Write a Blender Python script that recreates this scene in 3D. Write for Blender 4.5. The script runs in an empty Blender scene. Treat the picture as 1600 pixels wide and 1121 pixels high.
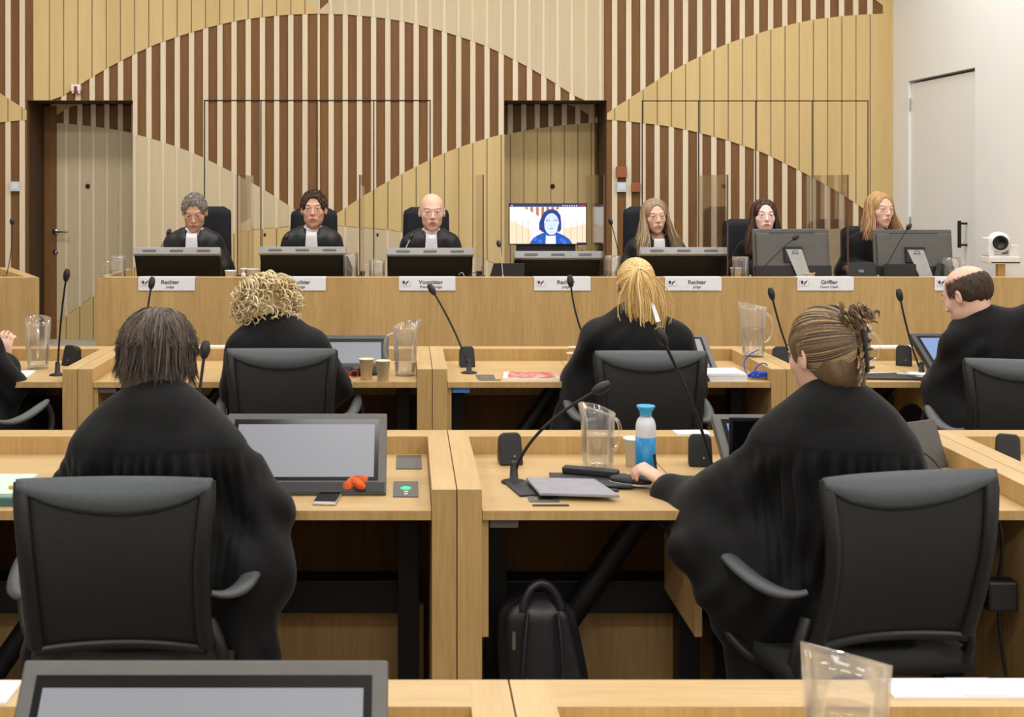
import bpy, math, random
import numpy as np
from mathutils import Vector, Matrix, Euler

random.seed(7)
rng = np.random.default_rng(7)
SC = bpy.context.scene
COL = SC.collection
PI = math.pi

# ------------------------------------------------------------------ camera
F = 1925.0; CX = 636.0; CY = 290.0; CH = 1.60      # focal length in px, vanishing point, eye height
cam_d = bpy.data.cameras.new('camera')
cam = bpy.data.objects.new('camera', cam_d); COL.objects.link(cam)
cam.location = (0, 0, CH); cam.rotation_euler = (PI / 2, 0, 0)
cam_d.sensor_width = 36.0; cam_d.lens = F / 1600 * 36
cam_d.shift_x = (800 - CX) / 1600; cam_d.shift_y = -(560.5 - CY) / 1600
cam_d.clip_start = 0.05; cam_d.clip_end = 60
cam_d.dof.use_dof = True; cam_d.dof.focus_distance = 7.2; cam_d.dof.aperture_fstop = 11.0
SC.camera = cam

# ------------------------------------------------------------------ light
wd = bpy.data.worlds.new('world'); SC.world = wd; wd.use_nodes = True
wd.node_tree.nodes['Background'].inputs[0].default_value = (0.9, 0.95, 1.0, 1)
wd.node_tree.nodes['Background'].inputs[1].default_value = 0.3
SC.view_settings.view_transform = 'Standard'; SC.view_settings.look = 'None'
SC.view_settings.gamma = 1.0; SC.view_settings.use_curve_mapping = False
SC.view_settings.exposure = 0.12
def area(name, loc, sx, sy, power, col=(1.0, 0.983, 0.965), rot=(0, 0, 0)):
    l = bpy.data.lights.new(name, 'AREA'); l.shape = 'RECTANGLE'; l.size = sx; l.size_y = sy
    l.energy = power; l.color = col
    o = bpy.data.objects.new(name, l); COL.objects.link(o); o.location = loc; o.rotation_euler = rot
    return o
# rows of ceiling lights; the row behind the camera is added to brighten faces
for yy, pw in ((-1.6, 42), (0.4, 32), (3.3, 34), (6.0, 42), (8.2, 46)):
    for xx in (-2.9, 0.2, 3.0):
        area('ceiling_and_fill_light', (xx, yy, 4.35), 1.7, 0.5, pw)

# ------------------------------------------------------------------ materials
def lin(c):
    return tuple(((v / 255) / 12.92 if v / 255 <= 0.04045 else ((v / 255 + 0.055) / 1.055) ** 2.4) for v in c)
MATS = {}
def newmat(name):
    m = bpy.data.materials.new(name); m.use_nodes = True
    return m, m.node_tree, m.node_tree.nodes['Principled BSDF']
def ramp2(nt, fac, a, b, p0=0.3, p1=0.7):
    r = nt.nodes.new('ShaderNodeValToRGB')
    r.color_ramp.elements[0].position = p0; r.color_ramp.elements[1].position = p1
    r.color_ramp.elements[0].color = (*a, 1); r.color_ramp.elements[1].color = (*b, 1)
    nt.links.new(fac, r.inputs[0]); return r.outputs[0]
def coords(nt, scale):
    tc = nt.nodes.new('ShaderNodeTexCoord'); mp = nt.nodes.new('ShaderNodeMapping')
    mp.inputs['Scale'].default_value = scale
    nt.links.new(tc.outputs['Object'], mp.inputs[0]); return mp.outputs[0]
def noise(nt, vec, scale=5, detail=3, rough=0.55, dist=0.0):
    n = nt.nodes.new('ShaderNodeTexNoise'); nt.links.new(vec, n.inputs['Vector'])
    n.inputs['Scale'].default_value = scale; n.inputs['Detail'].default_value = detail
    n.inputs['Roughness'].default_value = rough; n.inputs['Distortion'].default_value = dist
    return n.outputs['Fac']
def plain(name, c, rough=0.5, metal=0.0, spec=0.5, var=0.06, vs=30, bump=0.0, bs=300, sheen=0.0):
    m, nt, b = newmat(name)
    L = lin(c)
    v = coords(nt, (1, 1, 1)); n = noise(nt, v, vs, 2)
    lo = tuple(x * (1 - var) for x in L); hi = tuple(min(1, x * (1 + var)) for x in L)
    nt.links.new(ramp2(nt, n, lo, hi), b.inputs['Base Color'])
    b.inputs['Roughness'].default_value = rough; b.inputs['Metallic'].default_value = metal
    b.inputs['Specular IOR Level'].default_value = spec
    if sheen: b.inputs['Sheen Weight'].default_value = sheen; b.inputs['Sheen Roughness'].default_value = 0.4
    if bump:
        bn = noise(nt, v, bs, 2); bp = nt.nodes.new('ShaderNodeBump')
        bp.inputs['Strength'].default_value = bump; bp.inputs['Distance'].default_value = 0.002
        nt.links.new(bn, bp.inputs['Height']); nt.links.new(bp.outputs[0], b.inputs['Normal'])
    MATS[name] = m; return m
def wood(name, c1, c2, grain='z', rough=0.42, band=9.0, spec=0.35, pw=0.45):
    m, nt, b = newmat(name)
    st = {'z': (1, 1, 0.06), 'x': (0.06, 1, 1), 'y': (1, 0.06, 1)}[grain]
    v = coords(nt, st)
    n1 = noise(nt, v, band, 4, 0.6, 0.6)
    n2 = noise(nt, v, band * 12, 3, 0.7, 0.2)
    mx = nt.nodes.new('ShaderNodeMix'); mx.inputs[0].default_value = pw
    nt.links.new(n1, mx.inputs[2]); nt.links.new(n2, mx.inputs[3])
    nt.links.new(ramp2(nt, mx.outputs[0], lin(c1), lin(c2), 0.36, 0.64), b.inputs['Base Color'])
    b.inputs['Roughness'].default_value = rough; b.inputs['Specular IOR Level'].default_value = spec
    MATS[name] = m; return m
def clear(name, tint, gloss=0.08, rough=0.02, edge=0.6, haze=0.0):
    """thin clear plastic: transparent with a fresnel reflection"""
    m, nt, b = newmat(name); nt.nodes.remove(b)
    out = nt.nodes['Material Output']
    t = nt.nodes.new('ShaderNodeBsdfTransparent'); t.inputs[0].default_value = (*tint, 1)
    g = nt.nodes.new('ShaderNodeBsdfGlossy'); g.inputs['Roughness'].default_value = rough
    g.inputs[0].default_value = (0.95, 0.97, 1, 1)
    lw = nt.nodes.new('ShaderNodeLayerWeight'); lw.inputs[0].default_value = edge * 0.5
    ml = nt.nodes.new('ShaderNodeMath'); ml.operation = 'MULTIPLY_ADD'
    ml.inputs[1].default_value = edge; ml.inputs[2].default_value = gloss
    nt.links.new(lw.outputs['Fresnel'], ml.inputs[0])
    s = nt.nodes.new('ShaderNodeMixShader')
    nt.links.new(ml.outputs[0], s.inputs[0]); nt.links.new(t.outputs[0], s.inputs[1]); nt.links.new(g.outputs[0], s.inputs[2])
    if haze:
        df = nt.nodes.new('ShaderNodeBsdfTranslucent'); df.inputs[0].default_value = (.9, .92, .95, 1); dg_ = nt.nodes.new('ShaderNodeBsdfDiffuse'); dg_.inputs[0].default_value = (.9, .92, .95, 1)
        a_ = nt.nodes.new('ShaderNodeAddShader'); nt.links.new(df.outputs[0], a_.inputs[0]); nt.links.new(dg_.outputs[0], a_.inputs[1])
        s2 = nt.nodes.new('ShaderNodeMixShader'); s2.inputs[0].default_value = haze; nt.links.new(s.outputs[0], s2.inputs[1]); nt.links.new(a_.outputs[0], s2.inputs[2]); s = s2
    nt.links.new(s.outputs[0], out.inputs[0]); MATS[name] = m; return m
def glow(name, c, strength=1.0):
    m, nt, b = newmat(name)
    b.inputs['Base Color'].default_value = (0.01, 0.01, 0.01, 1)
    b.inputs['Emission Color'].default_value = (*lin(c), 1); b.inputs['Emission Strength'].default_value = strength
    b.inputs['Roughness'].default_value = 0.3
    MATS[name] = m; return m

wood('oak_front', (178, 143, 90), (206, 171, 114), 'z', 0.5, 7)
wood('oak_top', (190, 157, 106), (209, 178, 128), 'x', 0.38, 7)  # tops made lighter than the fronts: light from above put into the colour
wood('oak_top_deep', (190, 157, 106), (211, 180, 130), 'y', 0.38, 7)
wood('oak_dark', (120, 84, 44), (140, 100, 56), 'z', 0.6, 7)
wood('birch_yellow', (198, 171, 116), (213, 186, 132), 'z', 0.55, 3, pw=0.3)
wood('birch_pale', (194, 176, 142), (206, 189, 156), 'z', 0.55, 3, pw=0.3)
wood('batten', (214, 198, 170), (226, 211, 186), 'z', 0.55, 5, pw=0.3)
wood('brown_board', (104, 70, 36), (128, 90, 48), 'z', 0.6, 6)
plain('white_paint', (234, 233, 230), 0.8, var=0.01, vs=3)
plain('door_white', (230, 229, 227), 0.6, var=0.01, vs=3)
plain('dark_gap', (40, 28, 18), 0.9)
plain('groove', (142, 120, 86), 0.9)
plain('alcove_brown', (70, 46, 25), 0.7)
plain('monitor_black', (9, 9, 10), 0.4, spec=0.25)
plain('floor_wood', (120, 112, 100), 0.6, vs=6)
plain('platform_grey', (190, 184, 170), 0.6, vs=6)
plain('ceiling_white', (225, 224, 220), 0.9, var=0.01)
plain('steel', (190, 190, 188), 0.3, 1.0)
plain('black_plastic', (24, 24, 26), 0.45, bump=0.2, bs=900)
plain('black_gloss', (12, 12, 14), 0.16)
plain('grey_plastic', (150, 152, 152), 0.45)
plain('mid_grey', (92, 90, 86), 0.5)
plain('slot_grey', (96, 96, 96), 0.6)
plain('black_metal', (20, 20, 21), 0.5, spec=0.4)
plain('robe_black', (16, 16, 17), 0.75, spec=0.25, var=0.25, vs=14, sheen=0.08, bump=0.25, bs=700)
plain('robe_satin', (27, 29, 34), 0.5, spec=0.5, var=0.3, vs=18)
plain('linen_white', (238, 240, 244), 0.85, var=0.02)
plain('paper', (240, 240, 243), 0.8, var=0.01)
plain('paper_grey', (214, 216, 224), 0.8, var=0.02)  # a slightly greyer white than paper
plain('cup_card', (234, 216, 184), 0.8, var=0.03)
plain('cup_white', (235, 232, 225), 0.7, var=0.02)
plain('chair_mesh', (42, 42, 40), 0.75, spec=0.3, var=0.25, vs=300, bump=0.5, bs=900)
plain('chair_band', (84, 90, 93), 0.55, spec=0.45, var=0.12, vs=200, bump=0.4, bs=900)
plain('chair_frame', (30, 30, 31), 0.42, spec=0.5)
plain('arm_grey', (76, 78, 80), 0.5)
plain('leather_navy', (15, 17, 26), 0.62, spec=0.3, bump=0.3, bs=400)
plain('ink', (30, 28, 50), 0.8)
plain('ink_grey', (120, 120, 130), 0.8)
plain('logo_red', (140, 40, 40), 0.8)
plain('blue_bottle', (12, 126, 180), 0.35)
plain('cap_blue', (60, 175, 225), 0.35)
plain('bottle_white', (222, 222, 226), 0.4)
plain('folder_grey', (150, 148, 156), 0.6)
plain('folder_black', (34, 34, 38), 0.55)
plain('green_paper', (205, 235, 212), 0.8)
plain('teal_edge', (70, 110, 110), 0.7)
plain('orange_cloth', (215, 95, 40), 0.8, var=0.3, vs=90)
plain('pencil_yellow', (220, 170, 40), 0.5)
plain('lanyard_blue', (30, 70, 190), 0.6)
plain('red_plastic', (200, 50, 60), 0.5)
plain('pink_case', (205, 150, 140), 0.4)
plain('blue_tape', (70, 130, 205), 0.6)
plain('phone_silver', (200, 196, 190), 0.3, 0.6)
plain('bag_leather', (38, 38, 42), 0.38, spec=0.5, var=0.2, vs=20)
plain('box_brown', (150, 84, 44), 0.5)
plain('switch_white', (200, 208, 222), 0.4)
plain('device_white', (228, 228, 226), 0.35)
plain('bag_zip', (190, 190, 190), 0.3, 1.0)
plain('skin_fair', (228, 184, 162), 0.5, spec=0.35, var=0.05, vs=60)
plain('skin_pale', (236, 198, 184), 0.5, spec=0.35, var=0.04, vs=60)
plain('skin_tan', (214, 166, 140), 0.5, spec=0.35, var=0.05, vs=60)
plain('lips', (176, 104, 96), 0.5, var=0.03)
plain('lips_soft', (190, 128, 118), 0.5, var=0.03)
plain('eye_white', (226, 222, 218), 0.3, var=0.01)
plain('iris_dark', (46, 38, 34), 0.2)
plain('iris_blue', (60, 80, 120), 0.2)
for nm, tones in {
    'grey_hair': ((120, 112, 104), (158, 150, 140), (92, 82, 74)),
    'brown_hair': ((62, 42, 28), (92, 64, 42), (44, 30, 20)),
    'ash_blonde': ((150, 126, 96), (184, 160, 126), (116, 94, 70)),
    'dark_brown': ((54, 32, 24), (74, 46, 34), (96, 70, 48)),
    'honey_blonde': ((178, 138, 90), (204, 168, 120), (134, 98, 62)),
    'straw_blonde': ((214, 178, 110), (236, 208, 148), (176, 136, 74)),
    'curl_blonde': ((222, 200, 152), (240, 226, 190), (176, 146, 98)),
    'mouse_brown': ((70, 57, 46), (100, 84, 70), (44, 36, 29)),
    'streaked': ((108, 86, 62), (178, 148, 104), (78, 62, 46)),
    'short_dark': ((70, 52, 40), (84, 64, 50), (56, 42, 34))}.items():
    for i, t in enumerate(tones): plain(nm + '_%d' % i, t, 0.45, spec=0.4, var=0.12, vs=120)
clear('plexi', (0.90, 0.87, 0.84), 0.05, 0.0, 0.35)
plain('plexi_edge', (92, 62, 52), 0.3)
clear('jug_plastic', (0.985, 0.988, 0.99), 0.02, 0.06, 0.62, haze=.022)
clear('jug_water', (0.93, 0.925, 0.91), 0.03, 0.03, 0.45, haze=.012)
glow('screen_grey', (150, 150, 156), 0.75)
glow('screen_blue', (120, 150, 205), 0.9)
glow('led_green', (60, 235, 150), 1.2)

# ------------------------------------------------------------------ helpers
def W(px, py, D): return Vector(((px - CX) * D / F, D, CH - (py - CY) * D / F))
def X(px, D): return (px - CX) * D / F
def Z(py, D): return CH - (py - CY) * D / F

class MB:
    """collects shapes, then links them as one mesh object"""
    def __init__(s): s.v = []; s.f = []; s.m = []; s.sm = []; s.mats = []
    def mi(s, mat):
        if mat not in s.mats: s.mats.append(mat)
        return s.mats.index(mat)
    def add(s, vs, fs, mat, smooth=False):
        o = len(s.v); s.v.extend([tuple(v) for v in vs]); k = s.mi(mat)
        for f in fs: s.f.append([i + o for i in f]); s.m.append(k); s.sm.append(smooth)
        return s
    def box(s, x0, x1, y0, y1, z0, z1, mat, M=None):
        if x0 > x1: x0, x1 = x1, x0
        if y0 > y1: y0, y1 = y1, y0
        if z0 > z1: z0, z1 = z1, z0
        vs = [Vector(p) for p in ((x0, y0, z0), (x1, y0, z0), (x1, y1, z0), (x0, y1, z0), (x0, y0, z1), (x1, y0, z1), (x1, y1, z1), (x0, y1, z1))]
        if M is not None: vs = [M @ v for v in vs]
        return s.add(vs, ((0, 3, 2, 1), (4, 5, 6, 7), (0, 1, 5, 4), (1, 2, 6, 5), (2, 3, 7, 6), (3, 0, 4, 7)), mat)
    def prism(s, poly, a0, a1, mat, axis='y'):
        """poly in the two other axes, extruded along axis"""
        n = len(poly)
        def P(u, w, a): return {'y': (u, a, w), 'z': (u, w, a), 'x': (a, u, w)}[axis]
        vs = [P(u, w, a0) for u, w in poly] + [P(u, w, a1) for u, w in poly]
        fs = [list(range(n)), list(range(2 * n - 1, n - 1, -1))] + [[i, i + n, (i + 1) % n + n, (i + 1) % n] for i in range(n)]
        return s.add(vs, fs, mat)
    def tube(s, pts, r, mat, n=8, flat=1.0, cap=True):
        pts = [Vector(p) for p in pts]
        if not hasattr(r, '__len__'): r = [r] * len(pts)
        vs = []; up = None
        for i, p in enumerate(pts):
            d = (pts[min(i + 1, len(pts) - 1)] - pts[max(i - 1, 0)]).normalized()
            if up is None:
                up = Vector((0, 0, 1)) if abs(d.z) < 0.9 else Vector((1, 0, 0))
            a = d.cross(up)
            a = a.normalized() if a.length > 1e-6 else Vector((1, 0, 0)); b = a.cross(d).normalized(); up = b
            for k in range(n):
                t = 2 * PI * k / n
                vs.append(p + a * (math.cos(t) * r[i]) + b * (math.sin(t) * r[i] * flat))
        fs = [[i * n + k, i * n + (k + 1) % n, (i + 1) * n + (k + 1) % n, (i + 1) * n + k] for i in range(len(pts) - 1) for k in range(n)]
        s.add(vs, fs, mat, True)
        if cap:
            L = (len(pts) - 1) * n
            s.add(vs[:n], [list(range(n - 1, -1, -1))], mat); s.add(vs[L:L + n], [list(range(n))], mat)
        return s
    def lathe(s, prof, mat, n=24, c=(0, 0, 0), M=None, smooth=True):
        vs = []
        for r, z in prof:
            for k in range(n):
                t = 2 * PI * k / n; p = Vector((c[0] + r * math.cos(t), c[1] + r * math.sin(t), c[2] + z))
                vs.append(M @ p if M is not None else p)
        fs = [[i * n + k, i * n + (k + 1) % n, (i + 1) * n + (k + 1) % n, (i + 1) * n + k] for i in range(len(prof) - 1) for k in range(n)]
        return s.add(vs, fs, mat, smooth)
    def ell(s, c, r, mat, nu=16, nv=10, M=None):
        prof = []
        vs = []; c = Vector(c)
        for i in range(nv + 1):
            t = PI * i / nv
            for k in range(nu):
                a = 2 * PI * k / nu
                p = Vector((r[0] * math.sin(t) * math.cos(a), r[1] * math.sin(t) * math.sin(a), -r[2] * math.cos(t)))
                vs.append(c + (M @ p if M is not None else p))
        fs = [[i * nu + k, i * nu + (k + 1) % nu, (i + 1) * nu + (k + 1) % nu, (i + 1) * nu + k] for i in range(nv) for k in range(nu)]
        return s.add(vs, fs, mat, True)
    def grid(s, fn, nu, nv, mat, smooth=True):
        vs = [fn(i / nu, j / nv) for j in range(nv + 1) for i in range(nu + 1)]
        fs = [[j * (nu + 1) + i, j * (nu + 1) + i + 1, (j + 1) * (nu + 1) + i + 1, (j + 1) * (nu + 1) + i] for j in range(nv) for i in range(nu)]
        return s.add(vs, fs, mat, smooth)
    def build(s, name, parent=None, loc=(0, 0, 0), rot=(0, 0, 0), bevel=0.0, solid=0.0, sub=0, label=None):
        me = bpy.data.meshes.new(name); me.from_pydata([tuple(v) for v in s.v], [], s.f)
        for mt in s.mats: me.materials.append(MATS[mt])
        me.polygons.foreach_set('material_index', s.m); me.polygons.foreach_set('use_smooth', s.sm)
        me.update()
        o = bpy.data.objects.new(name, me); COL.objects.link(o); o.location = loc; o.rotation_euler = rot
        if parent is not None: o.parent = parent
        if solid: q = o.modifiers.new('solid', 'SOLIDIFY'); q.thickness = solid; q.offset = 0
        if sub: q = o.modifiers.new('sub', 'SUBSURF'); q.levels = sub; q.render_levels = sub
        if bevel: q = o.modifiers.new('bevel', 'BEVEL'); q.width = bevel; q.segments = 2; q.limit_method = 'ANGLE'
        if label: o['label'] = label
        return o

def thing(name, label, cat, loc=(0, 0, 0), rz=0.0, group=None):
    o = bpy.data.objects.new(name, None); COL.objects.link(o); o.empty_display_size = 0.05
    o.location = loc; o.rotation_euler = (0, 0, rz); o['label'] = label; o['category'] = cat
    if group: o['group'] = group
    return o
def tag(o, label, cat, group=None):
    o['label'] = label; o['category'] = cat
    if group: o['group'] = group
    return o
def struct(o): o['kind'] = 'structure'; return o
def dup(root, loc, rz, label, group=None):
    r = root.copy(); COL.objects.link(r); r.location = loc; r.rotation_euler = (0, 0, rz); r['label'] = label
    if group: r['group'] = group
    for ch in list(root.children):
        c = ch.copy(); COL.objects.link(c); c.parent = r
        for g in list(ch.children):
            d = g.copy(); COL.objects.link(d); d.parent = c
    return r
def text(name, body, size, mat, parent, loc, rot=(PI / 2, 0, 0), align='CENTER', ext=0.0004):
    cu = bpy.data.curves.new(name, 'FONT'); cu.body = body; cu.size = size; cu.align_x = align; cu.align_y = 'CENTER'
    cu.extrude = ext; cu.offset = .0005; o = bpy.data.objects.new(name, cu); COL.objects.link(o)
    dg = bpy.context.evaluated_depsgraph_get(); me = bpy.data.meshes.new_from_object(o.evaluated_get(dg))
    bpy.data.objects.remove(o); m = bpy.data.objects.new(name, me); COL.objects.link(m)
    me.materials.clear(); me.materials.append(MATS[mat])
    m.parent = parent; m.location = loc; m.rotation_euler = rot
    return m
def bez(p0, p1, p2, p3, n=14):
    p0, p1, p2, p3 = map(Vector, (p0, p1, p2, p3)); out = []
    for i in range(n + 1):
        t = i / n; out.append(p0 * (1 - t) ** 3 + p1 * 3 * t * (1 - t) ** 2 + p2 * 3 * t * t * (1 - t) + p3 * t ** 3)
    return out

# ------------------------------------------------------------------ room shell
DW = 10.2; DA = 10.7; PZ = 0.266          # wall plane, alcove back plane, height of the judges' platform
XR = 4.02
def wx(p): return (p - CX) * DW / F
def wz(p): return CH - (p - CY) * DW / F
b = MB(); b.box(-7, XR + .3, -2.5, 11.2, -0.1, 0, 'floor_wood'); struct(b.build('floor'))
b = MB(); b.box(-7, XR, 7.52, 11.0, 0.0005, PZ, 'platform_grey'); struct(b.build('floor_platform'))
b = MB(); b.box(-7, XR + .3, -2.5, 11.2, 4.5, 4.6, 'ceiling_white'); struct(b.build('ceiling'))
b = MB(); b.box(-7.1, -7, -2.5, 11.2, 0, 4.5, 'white_paint'); struct(b.build('wall_left'))
b = MB(); b.box(-7, XR + .3, -2.6, -2.5, 0, 4.5, 'white_paint'); struct(b.build('wall_rear'))
# right wall with a flush white door
yd0, yd1 = 8.72, 9.88; zd = 2.437
b = MB()
b.box(XR, XR + .3, -2.5, yd0, 0, 4.5, 'white_paint'); b.box(XR, XR + .3, yd1, 11.2, 0, 4.5, 'white_paint')
b.box(XR, XR + .3, yd0, yd1, zd, 4.5, 'white_paint'); b.box(XR + .2, XR + .3, yd0, yd1, 0, zd, 'white_paint')
struct(b.build('wall_right'))
d3 = struct(MB().box(XR + .025, XR + .07, yd0 + .008, yd1 - .008, PZ + .005, zd - .022, 'door_white').build('door_3'))
h = MB(); h.tube([(XR - .03, 8.90, 1.15), (XR - .03, 8.90, 1.345)], 0.013, 'black_metal', 10)
for zz in (1.17, 1.325): h.tube([(XR - .03, 8.90, zz), (XR + .03, 8.90, zz)], 0.008, 'black_metal', 8)
h.build('door_handle', d3, label='black bar handle')
h = MB()
for zz in (0.45, 1.3, 2.25): h.tube([(XR + .012, yd1 - .004, zz - .05), (XR + .012, yd1 - .004, zz + .05)], 0.007, 'steel', 8)
h.build('hinge', d3)

# patterned wooden wall
def tab(s):
    a = np.array(s, float); return lambda d: float(np.interp(d, a[:, 0], a[:, 1]))
U_ = tab([(0, 181), (18, 168), (37, 156), (57, 143), (81, 127), (104, 113), (127, 100), (149, 89), (172, 77.5), (194, 68), (216, 60.5), (238, 53.5), (260, 46.5), (282, 41), (304, 35.5), (327, 31), (350, 28), (377, 25), (404, 23), (445, 21.5)])
L_ = tab([(0, 187), (18, 188), (40, 190), (62, 192.5), (87, 195.5), (107, 198.5), (129, 203), (151, 208), (174, 214), (195, 220), (217, 227.5), (239, 235), (261, 244.5), (283, 255.5), (306, 267), (327, 278), (349, 290.5), (371, 303.5), (392, 317), (412, 331), (445, 352)])
M_ = tab([(0, 520), (26, 503), (60, 478), (98, 451), (140, 425), (200, 400), (260, 378), (307, 366), (330, 360), (445, 351)])
T_ = tab([(0, -200), (200, -130), (350, -50), (400, -18), (425, 0), (445, 17)])
TOP, BOT = -258.0, 560.0
ALC = ((42, 208), (788, 948)); AY = 157.0
wall = MB(); back = [MB(), MB()]
def emit(x0, x1, t0, t1, b0, b1, mat, thick, dl, extra=0):
    """one board in wall pixels; split at the alcoves, lowered into their back where it falls inside them"""
    cuts = [x0] + [c for a in ALC for c in a if x0 < c < x1] + [x1]
    for a, c in zip(cuts[:-1], cuts[1:]):
        fa = (a - x0) / (x1 - x0); fc = (c - x0) / (x1 - x0)
        ta, tc = t0 + (t1 - t0) * fa, t0 + (t1 - t0) * fc; ba, bc = b0 + (b1 - b0) * fa, b0 + (b1 - b0) * fc
        mid = (a + c) / 2; al = [i for i, q in enumerate(ALC) if q[0] < mid < q[1]]
        def put(mb, ta, tc, ba, bc, D):
            if ba - ta < 0.2 and bc - tc < 0.2: return
            ba = max(ba, ta); bc = max(bc, tc)
            mb.prism([(wx(a), wz(ba)), (wx(c), wz(bc)), (wx(c), wz(tc)), (wx(a), wz(ta))], D - dl, D - dl + thick, mat)
        if al:
            put(wall, min(ta, AY), min(tc, AY), min(ba, AY), min(bc, AY), DW)
            put(back[al[0]], max(ta, AY), max(tc, AY), max(ba, AY), max(bc, AY), DA)
        else: put(wall, ta, tc, ba, bc, DW)
def bd(i):   # backing boards
    return None
mods = [  # x narrow end, direction, type, column edges (groove centres), extents, colours above / between / below
    dict(x=53, dr=-1, ty='N', cs=[-98 + 22.15 * k for k in range(-6, 7)], lo=-230, hi=53, c=('birch_yellow', 'birch_yellow', 'birch_pale')),
    dict(x=53, dr=1, ty='P', cs=[78 + 22.15 * k for k in range(0, 19)], lo=53, hi=498, c=('birch_yellow', 'birch_pale', 'birch_yellow')),
    dict(x=943, dr=-1, ty='P', cs=[517.5 + 22.12 * k for k in range(0, 20)], lo=498, hi=943, c=('birch_pale', 'birch_yellow', 'birch_pale')),
    dict(x=943, dr=1, ty='N', cs=[960 + 22.15 * k for k in range(0, 20)], lo=943, hi=1379, c=('birch_yellow', 'birch_yellow', 'birch_pale'))]
mods[0]['cs'] = [35.2 - 22.15 * k for k in range(12, -1, -1)]
mods[0]['lo'] = -1000
mods[0]['cs'] = [35.2 - 22.15 * k for k in range(46, -1, -1)]
for md in mods:
    edges = [md['lo']] + [c for c in md['cs'] if md['lo'] + 3 < c < md['hi'] - 3] + [md['hi']]
    dd = lambda x: min(445, max(0, (x - md['x']) * md['dr']))
    for i in range(len(edges) - 1):
        e0, e1 = edges[i], edges[i + 1]
        if md['ty'] == 'P':
            iv = [(T_, U_, md['c'][0]), (L_, M_, md['c'][1]), (M_, None, md['c'][2])]
            if md['dr'] == 1: iv.append((None, T_, 'birch_pale'))
        else:
            iv = [(U_, L_, md['c'][0]), (M_, None, md['c'][2]), (None, T_, md['c'][0])]
        for ft, fb, mt in iv:
            g = 1.0 if mt == 'birch_yellow' else 2.2
            x0 = e0 + (g if i > 0 else 0); x1 = e1 - (g if i < len(edges) - 2 else 0)
            gap = 0.7
            t0, t1 = ((ft(dd(x0)), ft(dd(x1))) if ft else (TOP, TOP)); b0, b1 = ((fb(dd(x0)), fb(dd(x1))) if fb else (BOT, BOT))
            if fb is M_: b0 -= gap; b1 -= gap
            emit(x0, x1, t0, t1, b0, b1, mt, 0.015, 0.015)
            if mt == 'birch_yellow' and i < len(edges) - 2: emit(x1 + .3, x1 + 1.7, t1, t1, b1, b1, 'groove', 0.0115, 0.0115)
    for c in edges[1:-1]:
        emit(c - 4.1, c + 4.1, TOP, TOP, BOT, BOT, 'batten', 0.010, 0.010)
emit(496.2, 499.8, TOP, TOP, BOT, BOT, 'batten', 0.010, 0.010)
emit(1379, 1396, TOP, TOP, BOT, BOT, 'birch_yellow', 0.012, 0.012)
# backing behind the battens, left open at the alcoves
xs = [wx(-1000), wx(42), wx(208), wx(788), wx(948), XR]
for a, c in ((0, 1), (2, 3), (4, 5)): wall.box(xs[a], xs[c], DW, DW + .06, 0, 4.5, 'brown_board')
for a, c in ((1, 2), (3, 4)): wall.box(xs[a], xs[c], DW, DW + .06, wz(AY), 4.5, 'brown_board')
# seams of the concealed cupboard doors
def seam(xa, ya, xb, yb, w=0.7):
    wall.box(wx(min(xa, xb) - w), wx(max(xa, xb) + w), DW - .0165, DW - .0005, wz(max(ya, yb) + w), wz(min(ya, yb) - w), 'dark_gap')
seam(320, 157, 672, 157); seam(1003, 158, 1355, 158)
for s in (320, 408, 496, 584, 672): seam(s, 157, s, 540)
for s in (1003, 1091, 1180, 1268, 1355): seam(s, 158, s, 540)
for s, y in ((414, 367), (590, 367), (143, 0)):
    if y: wall.box(wx(s - 1.5), wx(s + 1.5), DW - .019, DW - .01, wz(y + 2.5), wz(y - 2.5), 'dark_gap')
struct(wall.build('wall_back'))
for i, (a, c) in enumerate(ALC):
    m = MB(); xa, xc, zt = wx(a), wx(c), wz(AY)
    m.box(xa - .05, xa, DW + .0605, DA + .1, 0, zt, 'alcove_brown'); m.box(xc, xc + .05, DW + .0605, DA + .1, 0, zt, 'alcove_brown')
    m.box(xa - .05, xc + .05, DW + .0605, DA + .1, zt, zt + .05, 'alcove_brown')
    m.box(xa - .05, xc + .05, DA + .03, DA + .1, 0, zt, 'alcove_brown')
    struct(m.build('trim_%d' % (i + 1)))
    back[i].box(xa + .002, xc - .002, DA, DA + .03, PZ + .005, zt - .012, 'brown_board')
    if i == 0: back[i].box(xa + .002, xa + .11, DA - .02, DA, PZ + .005, zt - .015, 'brown_board')
    d = struct(back[i].build('door_%d' % (i + 1)))
    hx = xa + .10 if i == 0 else xc - .14; sg = 1 if i == 0 else -1
    hb = MB(); hz = Z(362, DA)
    hb.tube([(hx, DA - .02, hz), (hx, DA - .065, hz), (hx + sg * .02, DA - .072, hz), (hx + sg * .12, DA - .072, hz)], 0.010, 'steel', 10)
    hb.lathe([(0, 0), (.026, 0), (.026, .008), (0, .008)], 'steel', 20, M=Matrix.Translation((hx, DA - .016, hz)) @ Matrix.Rotation(PI / 2, 4, 'X'))
    hb.build('door_handle', d, label='steel lever handle')
    lb = MB(); lb.lathe([(0, 0), (.022, 0), (.022, .008), (.008, .008), (.008, .014), (0, .014)], 'steel', 20, M=Matrix.Translation((hx, DA - .016, hz - .18)) @ Matrix.Rotation(PI / 2, 4, 'X'))
    lb.build('lock', d)
    px = 138 if i == 0 else 863
    pp = MB(); pp.lathe([(0, 0), (.020, 0), (.020, .012), (.012, .014), (0, .014)], 'black_metal', 18, M=Matrix.Translation((X(px, DA), DA - .014, Z(291, DA))) @ Matrix.Rotation(PI / 2, 4, 'X'))
    pp.build('peephole', d)  # round peephole set in the door leaf

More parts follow.
